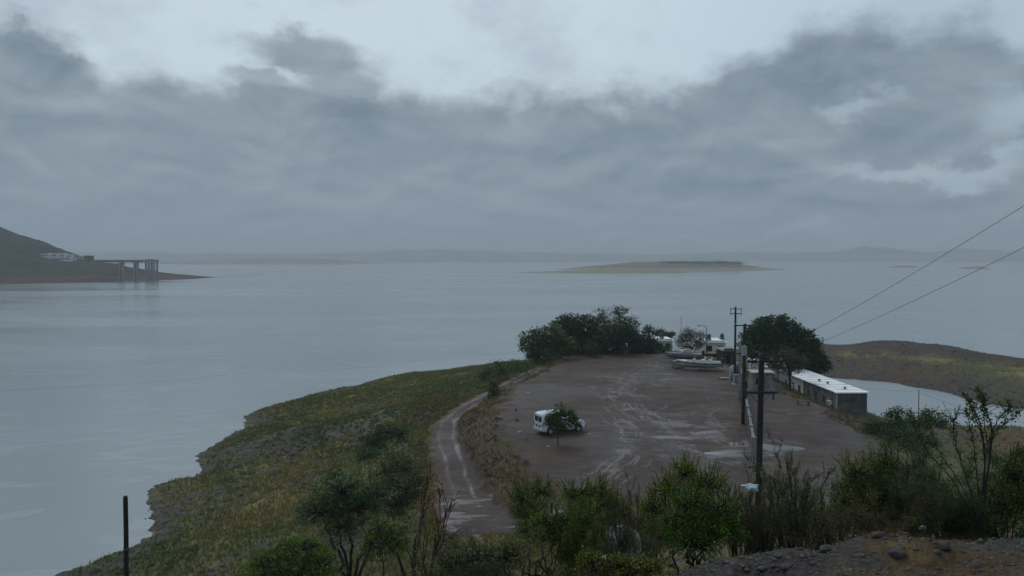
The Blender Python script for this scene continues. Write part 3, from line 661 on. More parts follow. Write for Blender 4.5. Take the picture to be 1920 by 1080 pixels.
def lobe_tree(px, base_py, D, lobes, leafmat, label, name='tree', cat='tree', group=None, leaf=.30, nclump=60, dens=1.0, per=26, trunk_r=.22, barkmat=None, seed=1, clump=.75,
              stems=None, base_z=None, tint=None, extra_dark=0, sprigs=0, sprig_len=.4):
    """lobes: (px, py, rx_px, ry_px, depth offset m) read off the photo at depth D, turned into world ellipsoids"""
    rng = np.random.default_rng(seed); bx = P(px, 500, D=D).x; bz = gh(bx, D) if base_z is None else base_z
    root = empty(name, (bx, D, bz-.05), 0, label, cat, group)
    s = D/F; segs = []; C = []; T = []
    stems = stems or [(0, 0)]
    ells = []
    for (lx, ly, rx_, ry_, dy) in lobes:
        c = P(lx, ly, D=D); ells.append((np.array([c.x-bx, dy, c.z-bz+.05]), np.array([rx_*s, (rx_+ry_)*.5*s, ry_*s])))
    zlow = min(e[0][2]-e[1][2]*.7 for e in ells); fork = max(.5, zlow*.8)
    for k, (sx, sy) in enumerate(stems):
        segs += limb_path(rng, (sx*.1, sy*.1, -.3), (sx*1.5, sy*1.5, fork), trunk_r, trunk_r*.7, .3 if len(stems) > 3 else .1, 6)
    for i, (c, r) in enumerate(ells):
        sx, sy = stems[i % len(stems)]
        segs += limb_path(rng, (sx*1.5, sy*1.5, fork), c, trunk_r*.5, trunk_r*.15, .2, 6)
        n = max(6, int(dens*14*(r[0]*r[2])/(clump*clump)))
        for j in range(n):
            u = rng.normal(size=3); u /= np.linalg.norm(u)
            f = rng.uniform(.35, 1.0)**.45*rng.uniform(.88, 1.10)
            q = c+u*r*f
            if rng.random() < .5: segs += limb_path(rng, c, q, .05 if leaf > .08 else .018, .015 if leaf > .08 else .006, .25, 3)
            m_ = int(per*rng.uniform(.5, 1.4)); cs = clump*rng.uniform(.55, 1.2)
            pt = q+rng.normal(0, 1, (m_, 3))*np.array([.5, .5, .36])*cs
            C.append(pt); T.append(np.full(m_, np.clip(rng.normal(.45, .25), 0, 1)))
    for k in range(sprigs):
        c, r = ells[rng.integers(len(ells))]; u = rng.normal(size=3); u[2] = abs(u[2])+.2; u /= np.linalg.norm(u); q = c+u*r*.8
        d = u*.5+np.array([0, 0, .8])+rng.normal(0, .25, 3); d /= np.linalg.norm(d); L = sprig_len*rng.uniform(.5, 1.3); e = q+d*L
        segs += limb_path(rng, c, q, .014, .010, .1, 3)+limb_path(rng, q, e, .010, .004, .15, 3); m_ = 16
        C.append(q+(e-q)*rng.random((m_, 1))+rng.normal(0, .03, (m_, 3))); T.append(np.full(m_, rng.uniform(.5, .9)))
    C = np.concatenate(C); T = np.concatenate(T)
    seg_mesh('trunk', segs, barkmat or M['bark'], root, 5)
    cr = leaf_mesh('crown', C, leaf, leafmat, rng, root, tone=T, aspect=.72 if leaf > .08 else .5)
    if tint: cr.color = (*tint, 1)
    return root
def grow(rng, p, d, L, r, lev, spec, segs, tips):
    n = spec['n'][lev]; step = L/n; p = np.array(p, float); d = np.array(d, float)
    for i in range(n):
        d = d+rng.normal(0, spec['wig'], 3)+np.array([0, 0, spec['up'][lev]]); d /= np.linalg.norm(d)
        q = p+d*step; ra = r*(1-.75*i/n); rb = r*(1-.75*(i+1)/n)
        segs.append((*p, *q, ra, rb)); p = q
        if lev >= spec['leaf_from']: tips.append((*p, lev))
        if lev < spec['depth'] and i >= spec['skip'][lev]:
            for _ in range(spec['kids'][lev]):
                if rng.random() < spec['pk']:
                    ax = rng.normal(size=3); ax /= np.linalg.norm(ax); dd = d+ax*spec['spread']; dd /= np.linalg.norm(dd)
                    grow(rng, p, dd, L*spec['ratio']*rng.uniform(.7, 1.2)*(1-.4*i/n), max(spec.get('rmin', .003), rb*.7), lev+1, spec, segs, tips)
def make_bush(seed, stems=9, lean=.5, L=1.6, r=.03, leafn=12, leafs=.05, leafmat=None, scat=.07, barkmat=None, name='bush', **sp):
    """a unit shrub, 1 m tall and about `wide` across after scaling; returns (empty, size)"""
    spec = dict(n=[6, 5, 4, 3], wig=.16, up=[.05, .03, .02, .0], leaf_from=2, depth=3, skip=[1, 1, 0, 0], kids=[1, 1, 2, 0], pk=.85, spread=.75, ratio=.55); spec.update(sp)
    rng = np.random.default_rng(seed); segs = []; tips = []
    for k in range(stems):
        a = rng.uniform(0, 2*math.pi); l = lean*rng.uniform(.1, 1.2)
        d = np.array([math.cos(a)*l, math.sin(a)*l, 1.0]); d /= np.linalg.norm(d)
        grow(rng, (math.cos(a)*.08, math.sin(a)*.08, -.1), d, L*rng.uniform(.7, 1.15), r*rng.uniform(.7, 1.2), 0, spec, segs, tips)
    root = empty(name, (0, 0, 0)); S = np.array(segs); Tp = np.array(tips)
    seg_mesh('branches', segs, barkmat or M['twig'], root, 3 if len(segs) > 1500 else 5)
    if leafn:
        m_ = max(1, int(leafn)); keep = Tp
        Cc = np.repeat(keep[:, :3], m_, 0)+rng.normal(0, scat, (len(keep)*m_, 3))
        tn = np.repeat(np.clip(rng.normal(.45, .22, len(keep)), 0, 1), m_)
        leaf_mesh('foliage', Cc, leafs, leafmat, rng, root, aspect=.42, tone=tn)
    lo = S[:, 3:6].min(0); hi = S[:, 3:6].max(0)
    root['h'] = float(np.percentile(S[:, 5], 99.7)); root['w'] = float((np.percentile(S[:, 3], 97)-np.percentile(S[:, 3], 3)))
    print('bush', seed, 'segs', len(segs), 'leaves', len(tips)*leafn, 'h', hi[2], 'w', root['w'])
    return root
def copy_tree(o, parent=None):
    c = o.copy(); COL.objects.link(c); c.parent = parent
    for ch in list(o.children): copy_tree(ch, c)
    return c
USED = set()
def bush(proto, px, top_py, width_px, D, label, rz=0, name='bush', cat='bush', group=None, tint=(1, 1, 1), lift=0, leafmat=None):
    o = proto if proto.name not in USED else copy_tree(proto)
    USED.add(proto.name)
    x = P(px, 500, D=D).x; z = gh(x, D)+lift; top = P(px, top_py, D=D).z
    h = max(.3, top-z); w = width_px*D/F/1.02
    sz = h/proto['h']; sx = w/proto['w']
    o.location = (x, D, z-.03); o.rotation_euler[2] = rz; o.scale = (sx, sx, sz)
    lab(o, label, cat, group)
    for ch in o.children: ch.color = (*tint, 1)
    print('  %-8s px%5d D%5.1f z%6.2f h%5.2f w%5.2f' % (name, px, D, z, h, w))
    return o

# ------------------------------------------------------------------ buildings and built things
def long_building():
    x0, y0, L_, w, z0, h = 39.9, 98.0, 34.0, 3.7, -3.6, 3.05
    root = empty('long_building', (x0, y0, z0), R(1.5), 'long low block building with a white flat roof beside the lagoon', 'building')
    secs = [(0, 10.5, 0, M['grey_wall']), (10.5, 20.5, .0, M['white_wall']), (20.5, 27, -.25, M['white_wall']), (27, L_, -.1, M['white_wall'])]
    for i, (a, b, dz, mt) in enumerate(secs):
        hh_ = h+dz
        m = MB(); th = .18
        m.box(0, w, b-th-.01, b-.01, 0, hh_)
        e_ = MB().box(0, w, a, a+th, 0, hh_).build('end_wall', M['concrete_dark'] if i == 0 else mt, root)  # nearest end wall gets a darker concrete than the other walls
        if i == 0: e_['label'] = 'dark grey end wall facing the camera'
        m.box(w-th, w, a+th+.002, b-th-.012, 0, hh_)
        # long wall with real openings
        ops = []
        y = a+1.2; k = 0
        while y < b-1.5:
            ops.append((y, y+1.0, 'door' if k % 3 == 2 else 'window')); y += 2.3+.4*(k % 2); k += 1
        yy = a+th+.002
        for (p, q, ty) in ops:
            m.box(0, th, yy, p, 0, hh_)
            zb = .0 if ty == 'door' else 1.05
            zt = 2.15
            if zb > 0: m.box(0, th, p, q, 0, zb)
            m.box(0, th, p, q, zt, hh_)
            yy = q
        m.box(0, th, yy, b-th-.012, 0, hh_)
        wl = m.build('wall', mt, root)
        if i == 0: wl['label'] = 'weathered grey nearest wall section'
        for j, (p, q, ty) in enumerate(ops):
            if ty == 'door':
                d = MB().box(.10, .14, p+.03, q-.03, .62, 2.12).build('door', M['concrete_dark'], root)
                MB().tube([(.06, q-.14, 1.55), (.10, q-.14, 1.55)], .03, 6).build('handle', M['metal'], d)
            else:
                f = MB().box(.03, .09, p, p+.06, 1.05, 2.15).box(.03, .09, q-.06, q, 1.05, 2.15).box(.03, .09, p+.06, q-.06, 1.05, 1.11).box(.03, .09, p+.06, q-.06, 2.09, 2.15).box(.04, .08, p+.47, p+.53, 1.11, 2.09).build('window', M['steel_light'], root)
                MB().box(.055, .065, p+.06, q-.06, 1.11, 2.09).build('pane', M['glass'], f)
                MB().box(-.05, .02, p-.08, q+.08, .98, 1.045).build('sill', M['concrete'], f)
                if (i+j) % 2 == 0:
                    ac = MB().bbox(-.45, -.02, p+.15, q-.1, 1.35, 1.85).build('air_conditioner', M['white_wall'], root)
                    MB().tube([(-.46, p+.5, 1.6), (-.49, p+.5, 1.6)], .17, 12).build('grille', M['black_plastic'], ac)
        MB().box(-.28, w+.22, a-(.25 if i == 0 else -.01), b-.02, hh_+.002, hh_+.14).build('roof', M['white_roof'], root)
        for cc in (a-.02 if i == 0 else a,):
            MB().box(-.07, -.003, cc, cc+.22, 0, hh_-.01).build('pilaster', M['cream'], root)
    yy = 1.6; 
    while yy < 20:
        MB().box(-.27, w+.21, yy, yy+.05, h+.142, h+.165).build('roof_seam', M['cream'], root); yy += 2.1
    for (a, b) in ((.3, 10.2), (10.8, 20.2)):
        MB().tube([(-.33, a, h+.05), (-.33, b, h+.02)], .06, 6).build('gutter', M['metal'], root)
        MB().tube([(-.30, b-.1, h), (-.10, b-.1, h-.25), (-.10, b-.1, .5)], .04, 6).build('downpipe', M['metal'], root)
    for (yy, xx) in ((2.2, 1.9), (6.4, 1.5), (8.6, 1.3)):
        v = MB().tube([(xx, yy, h+.13), (xx, yy, h+.36)], .12, 10).box(xx-.2, xx+.2, yy-.2, yy+.2, h+.36, h+.42).build('roof_vent', M['metal'], root)
    return root
long_building()

def flat_house(name, px0, px1, D, z0, h, depth, label, doors=((.5, 'window'),), roofmat='white_roof', wall='white_wall', rz=0, tanks=()):
    a = P(px0, 500, D=D).x; b = P(px1, 500, D=D).x; w = b-a
    root = empty(name, (a, D, z0), R(rz), label, 'house')
    m = MB(); th = .2; x = 0.0; parts = []
    for f, ty in doors:
        c = f*w; p, q = c-.5, c+.5
        m.box(x, p, 0, th, 0, h); zb = 0 if ty == 'door' else 1.0
        if zb: m.box(p, q, 0, th, 0, zb)
        m.box(p, q, 0, th, 2.1, h); x = q; parts.append((p, q, zb, ty))
    m.box(x, w, 0, th, 0, h)
    m.box(0, th, th+.002, depth, 0, h).box(w-th, w, th+.002, depth, 0, h).box(th+.002, w-th-.002, depth-th, depth, 0, h)
    m.build('wall', M[wall], root)
    for p, q, zb, ty in parts:
        f = MB().box(p, q, .08, .12, zb, zb+.06).box(p, q, .08, .12, 2.04, 2.1).box(p, p+.06, .08, .12, zb+.06, 2.04).box(q-.06, q, .08, .12, zb+.06, 2.04).build(ty, M['steel_light'], root)
        MB().box(p+.06, q-.06, .09, .11, zb+.06, 2.04).build('pane', M['glass'], f)
    MB().box(-.3, w+.3, -.3, depth+.3, h+.002, h+.18).build('roof', M[roofmat], root)
    MB().box(.1, w-.1, -.12, -.302+.25, h+.182, h+.42).build('parapet', M[wall], root)
    return root, w, h
r1, w1_, h1_ = flat_house('house', 1322, 1362, 142, -1.6, 2.6, 7, 'white flat roofed house behind the boats right of the pale tree', doors=((.25, 'window'), (.72, 'window')))
r2, w2_, h2_ = flat_house('house', 1205, 1262, 146, -1.6, 2.5, 6, 'white flat roofed house behind the hedge left of the pale tree', doors=((.2, 'window'), (.6, 'door'), (.85, 'window')))
r3, _, _ = flat_house('shed', 1282, 1299, 128, -.8, 1.75, 2.5, 'small cream shed behind the grey boat', doors=((.5, 'window'),), wall='cream', roofmat='cream'); r3['category'] = 'shed'
r4, _, _ = flat_house('shed', 1358, 1378, 124, -.9, 2.5, 4, 'dark brown shed between the white house and the utility poles', doors=((.5, 'door'),), wall='rust', roofmat='boat_grey'); r4['category'] = 'shed'
r5, _, _ = flat_house('house', 1110, 1140, 150, -1.9, 2.6, 6, 'pale house half hidden under the tall wispy tree', doors=((.3, 'window'), (.7, 'door'))); 
def tank(px, py, D, label, r=.34, h=.62, base=None):
    p = P(px, py, D=D); root = empty('water_tank', (p.x, D, base if base is not None else p.z-h/2), 0, label, 'water tank', 'dark water tanks on the roofs')
    m = MB(); rings = []
    for (rr, z) in ((r*.96, .4), (r, .45), (r, .4+h*.45), (r*.97, .4+h*.47), (r, .4+h*.5), (r, .4+h*.78), (r*.7, .4+h*.93), (r*.3, .4+h)):
        rings.append([(rr*math.cos(a*math.pi/8), rr*math.sin(a*math.pi/8), z) for a in range(16)])
    m.loft(rings).build('tank_body', M['black_plastic'], root, True)
    MB().tube([(0, 0, .4+h), (0, 0, .4+h+.09)], .2, 12).build('lid', M['black_plastic'], root)
    MB().box(-r, r, -r, r, 0, .10).box(-r, -r+.15, -r, r, .10, .396).box(r-.15, r, -r, r, .10, .396).box(-.07, .07, -r, r, .10, .396).build('stand', M['concrete'], root)
tank(1335, 0, 145, 'dark water tank on the white house, left of the two on its roof', base=-1.6+2.6+.185)
tank(1360, 0, 146, 'dark water tank on the white house, right of the two on its roof', base=-1.6+2.6+.185)
tank(1245, 0, 148.5, 'dark water tank alone on the roof left of the pale tree', base=-1.6+2.5+.185)

# low brown retaining wall in front of the white house
rw = empty('retaining_wall', (P(1300, 500, D=131).x, 131, -.9), 0, 'low dark brown wall below the white house behind the boats', 'wall')
wd = P(1362, 500, D=131).x-P(1300, 500, D=131).x
for k in range(4):
    MB().box(k*wd/4+.01, (k+1)*wd/4-.01, 0, .25, 0, 1.25).build('wall_panel', M['rust'], rw)
    MB().box(k*wd/4-.08, k*wd/4+.09, -.06, -.002, 0, 1.33).build('pillar', M['rust'], rw)
# boundary wall along the poles
A = Vector((19.4, 64, 0)); B = Vector((33.4, 118, 0)); n = 12; L_ = (B-A).length; ang_ = math.atan2(B.y-A.y, B.x-A.x)
bw = empty('boundary_wall', A, ang_, 'long concrete wall with pale coping running along the utility poles', 'wall')
Lp = L_/n; wh = 1.5
for k in range(n):
    if k == 7: continue
    hh_ = wh
    MB().box(k*Lp+.13, (k+1)*Lp-.13, -.08, .08, -.3, hh_-.04).build('wall_panel', M['block'], bw)
    MB().box(k*Lp+.13, (k+1)*Lp-.13, -.11, .11, hh_-.038, hh_+.05).build('coping', M['concrete'], bw)
for k in range(n+1):
    p = MB().box(k*Lp-.127, k*Lp+.127, -.16, .16, -.3, wh+.10).build('pillar', M['concrete'], bw)
    MB().box(k*Lp-.17, k*Lp+.17, -.20, .20, wh+.102, wh+.16).build('cap', M['concrete'], p)
# guard booth
p0 = P(1411, 733, z=0); p1 = P(1449, 733, z=0)
gb = empty('guard_booth', (p0.x, p0.y, 0), R(-4), 'pale grey booth with a barred window behind the nearest pole', 'booth')
w = p1.x-p0.x; h = 2.15
m = MB(); m.box(0, .35, 0, .12, -.1, h).box(1.45, w, 0, .12, -.1, h).box(.35, 1.45, 0, .12, -.1, .75).box(.35, 1.45, 0, .12, 1.6, h)
m.box(0, .12, .122, 2.2, -.1, h).box(w-.12, w, .122, 2.2, -.1, h).box(.122, w-.122, 2.08, 2.2, -.1, h).build('wall', M['grey_wall'], gb)
MB().box(-.15, w+.15, -.25, 2.4, h+.002, h+.12).build('roof', M['cream'], gb)
wf = MB().box(.35, 1.45, .03, .08, .75, .81).box(.35, 1.45, .03, .08, 1.54, 1.6).box(.35, .41, .03, .08, .81, 1.54).box(1.39, 1.45, .03, .08, .81, 1.54).build('window', M['metal'], gb)
MB().box(.41, 1.39, .06, .07, .81, 1.54).build('pane', M['glass'], wf)
for k in range(4): MB().box(.56+k*.2, .59+k*.2, .01, .028, .81, 1.54).build('bar', M['metal'], wf)
MB().box(1.75, w-.2, -.04, -.002, 0, 1.95).build('door', M['concrete'], gb)
# white board fence
wf_a = P(1368, 714, z=0); wf_b = P(1386, 700, z=0)
fe = empty('board_fence', wf_a, math.atan2(wf_b.y-wf_a.y, wf_b.x-wf_a.x), 'short fence of tall white boards left of the utility poles', 'fence')
Lf = (wf_b-wf_a).length
for k in range(7):
    MB().box(k*Lf/7+.03, (k+1)*Lf/7-.03, -.03, .03, .02, 1.75+.05*math.sin(k*2.1)).build('board', M['white_paint'], fe)
MB().box(0, Lf, .032, .08, .4, .5).box(0, Lf, .032, .08, 1.3, 1.4).build('rail', M['wood'], fe)
ub = P(1383, 721, z=0)
u = empty('utility_box', ub, R(10), 'grey concrete box with a pale foot at the end of the white board fence', 'box')
MB().bbox(-.55, .55, -.35, .35, .16, 1.3, .04).build('housing', M['concrete'], u)
MB().box(-.62, .62, -.42, .42, 0, .158).build('plinth', M['white_wall'], u)
MB().box(-.4, .4, -.372, -.352, .3, 1.1).build('door', M['steel_light'], u)

# ------------------------------------------------------------------ poles and wires
def insul(root, x, y, z):
    ring_ = []
    for rr, dz in ((.02, 0), (.02, .05), (.05, .06), (.03, .09), (.05, .11), (.025, .15)):
        ring_.append([(x+rr*math.cos(a*math.pi/4), y+rr*math.sin(a*math.pi/4), z+dz) for a in range(8)])
    MB().loft(ring_).build('insulator', M['steel_light'], root, True)
def arm(root, L0, L1, z, braces=True, ins=(), t_=.055):
    a = MB().box(L0, L1, -.055-t_*2-.11, -.055-.12, z-t_, z+t_).build('crossarm', M['wood'], root)
    if braces:
        for s_ in (-1, 1): MB().tube([(s_*min(.62, abs(L1)*.6), -.25, z-t_), (s_*.1, -.2, z-.62)], .022, 5).build('brace', M['metal'], root)
    for i in ins: insul(root, i, -.055-t_-.115, z+t_)
def pole(px, top_py, D, label, r0=.17, r1=.13, lean=0, name='utility_pole', grp='utility poles along the concrete wall'):
    x = P(px, 500, D=D).x; z = gh(x, D); top = P(px, top_py, D=D).z
    root = empty(name, (x, D, z), 0, label, 'utility pole', grp)
    H_t = top-z
    m = MB(); rings = []
    for k in range(9):
        f = k/8; rr = r0+(r1-r0)*f
        rings.append([(rr*math.cos(a*math.pi/6)+lean*f, rr*math.sin(a*math.pi/6), -.4+(H_t+.4)*f) for a in range(12)])
    m.loft(rings).build('pole', M['wood'], root, True)
    return root, H_t, Vector((x, D, z))
pa, ha, ga = pole(1426, 663, 45, 'nearest dark wooden utility pole with two crossarms, beside the snagged white bag', .19, .16, .12)
def pzl(py, D, base): return P(960, py, D=D).z-base
za1 = pzl(677, 45, ga.z); za2 = pzl(735, 45, ga.z)
arm(pa, -.75, 1.3, za1, False, (-.6, .6, 1.15)); arm(pa, -.85, .95, za2, True, (-.7, .75))
MB().tube([(.75, -.2, za2-.06), (.75, -.2, za2-.42)], .05, 8).build('lamp_socket', M['black_plastic'], pa)
MB().tube([(.1, -.22, 3.6), (.1, -.22, 3.9)], .05, 8).build('clamp', M['steel_light'], pa)
pb, hb, gb_ = pole(1396, 607, 77.5, 'second nearest dark utility pole with a transformer, left of the big dark tree', .19, .15, .1)
zt = pzl(655, 77.5, gb_.z)
arm(pb, -1.0, .3, pzl(610, 77.5, gb_.z), False, (-.9,)); arm(pb, -.9, 1.5, pzl(662, 77.5, gb_.z), True, (-.8, 1.3))
tr = MB().tube([(-.1, -.55, zt-.5), (-.1, -.55, zt+.35)], .27, 14).build('transformer', M['steel_light'], pb)
MB().tube([(-.1, -.55, zt+.352), (-.1, -.55, zt+.5)], .06, 8).build('bushing', M['cream'], tr)
MB().bbox(-.24, .24, -.52, -.22, pzl(745, 77.5, gb_.z), pzl(712, 77.5, gb_.z)).build('meter_box', M['black_plastic'], pb)
pc, hc, gc = pole(1380, 575, 104, 'farthest tall utility pole with an H shaped double crossarm on top', .17, .12)
arm(pc, -.75, .75, pzl(579, 104, gc.z), False, (-.65, .65), .04); arm(pc, -.75, .75, pzl(588, 104, gc.z), False, (), .05)
for s_ in (-.7, .7): MB().box(s_-.03, s_+.03, -.25, -.19, pzl(591, 104, gc.z), pzl(578, 104, gc.z)).build('strut', M['metal'], pc)
pd, hd, gd = pole(1389, 640, 90, 'short grey concrete utility pole standing against the wall between the dark ones', .16, .13)
pd.children[0].data.materials[0] = M['concrete']
# street lamp by the white house
lx = P(1326, 500, D=132).x; lz = gh(lx, 132)
sl = empty('street_lamp', (lx, 132, lz), 0, 'thin street lamp with a long arm before the white house', 'street lamp')
tz = P(1326, 613, D=132).z-lz
MB().tube([(0, 0, -.2), (0, 0, tz)], .09, 8, .06).build('pole', M['metal'], sl, True)
MB().tube([(0, 0, tz-.05), (-.4, 0, tz+.18), (-1.25, 0, tz+.22)], .04, 6).build('arm', M['metal'], sl)
MB().bbox(-1.55, -1.2, -.1, .1, tz+.15, tz+.27).build('lamp_head', M['metal'], sl)
# mast
mx_ = P(1278, 500, D=150).x; mz = gh(mx_, 150)
ms = empty('antenna_mast', (mx_, 150, mz), 0, 'thin bare mast rising behind the pale tree', 'mast')
mt_ = P(1278, 592, D=150).z-mz
MB().tube([(0, 0, -.2), (0, 0, mt_)], .06, 6, .03).build('mast_tube', M['metal'], ms)
MB().tube([(-.25, 0, mt_-.5), (.25, 0, mt_-.5)], .015, 5).build('antenna', M['metal'], ms)
# pole up the hill, outside the frame, that carries the two cables
qx, qy = 15.5, 12.5; qz = gh(qx, qy)
tp1 = P(2700, -116, D=12.5); tp2 = P(2700, 63, D=12.5)
hp_ = empty('utility_pole', (tp1.x+.25, qy, gh(tp1.x, qy)), 0, 'dark utility pole on the near hillside right of the picture', 'utility pole')
MB().tube([(0, 0, -.4), (0, 0, tp1.z-hp_.location.z+.3)], .17, 12, .13).build('pole', M['wood'], hp_, True)
def wire(a, b, sag, label, r=.014, n=28, grp=None):
    pts_ = [a.lerp(b, k/n)-Vector((0, 0, sag*4*(k/n)*(1-k/n))) for k in range(n+1)]
    o = MB().tube(pts_, r, 4).build('power_cable', M['rubber'], None); lab(o, label, 'cable', grp)
    return o
top_a = ga+Vector((.12, -.2, ha-.15)); end_a = ga+Vector((1.15, -.2, za1+.2))
wire(top_a, tp1, .35, 'upper black cable rising from the nearest pole to the right edge', .007)
wire(end_a, tp2, .30, 'lower black cable rising from the nearest pole to the right edge', .007)
ins = lambda g, x, z: g+Vector((x, -.22, z))
wire(ins(ga, -.6, za1+.15), ins(gb_, -.8, pzl(662, 77.5, gb_.z)+.15), .5, 'black cable from the nearest pole to the left end of the transformer pole', .012)
wire(ins(ga, .6, za1+.15), ins(gb_, 1.3, pzl(662, 77.5, gb_.z)+.15), .5, 'black cable from the nearest pole to the right end of the transformer pole', .012)
wire(ins(gb_, -.9, pzl(610, 77.5, gb_.z)+.15), ins(gc, .65, pzl(579, 104, gc.z)+.15), .25, 'black cable from the transformer pole to the H topped pole', .012)
# wooden post at lower left
px_, D_ = 227, 25; x = P(px_, 500, D=D_).x; z = gh(x, D_); tz = P(px_, 930, D=D_).z-z
po = empty('wooden_post', (x, D_, z), 0, 'lone dark post standing over the water at lower left', 'post')
m = MB(); rings = []
for f in (0, .2, .4, .6, .8, .985, 1):
    rr = .078-.006*f-(.012 if f == 1 else 0); rings.append([(rr*math.cos(a*math.pi/5)+.01*math.sin(f*9), rr*math.sin(a*math.pi/5), -.4+(tz+.4)*f) for a in range(10)])
m.loft(rings).build('shaft', M['wood'], po, True)
MB().tube([(0, 0, tz*.66), (0, 0, tz*.68)], .083, 10).build('band', M['metal'], po)
# posts by the lagoon with their wire
def lpost(px, top, base, label):
    p = P(px, base, z=-6.6); zz = gh(p.x, p.y); h = P(px, top, D=p.y).z-zz
    r = empty('fence_post', (p.x, p.y, zz), 0, label, 'post'); MB().tube([(0, 0, -.2), (0, 0, h)], .055, 7, .045).build('shaft', M['wood'], r)
    MB().tube([(0, 0, h-.32), (0, 0, h-.26)], .065, 7).build('wire_clip', M['metal'], r)
    return Vector((p.x, p.y, zz+h-.3))
l1 = lpost(1722, 731, 790, 'thin post before the lagoon behind the dark bushes'); l2 = lpost(1782, 774, 826, 'short thin post right of the taller one before the lagoon')
l3 = P(1640, 722, D=104); l4 = P(1960, 800, D=78)
l3 = Vector((43.0, 103.0, -.4))
o = wire(l3, l1, .15, 'slack wire from the long building to the thin lagoon post', .012)
far_post = empty('fence_post', (l4.x, l4.y, gh(l4.x, l4.y)), 0, 'thin post at the right end of the lagoon wire', 'post')
MB().tube([(0, 0, -.2), (0, 0, l4.z-far_post.location.z+.1)], .05, 7).build('shaft', M['wood'], far_post)
wire(l1, l4, .5, 'slack wire running right from the thin lagoon post', .012)

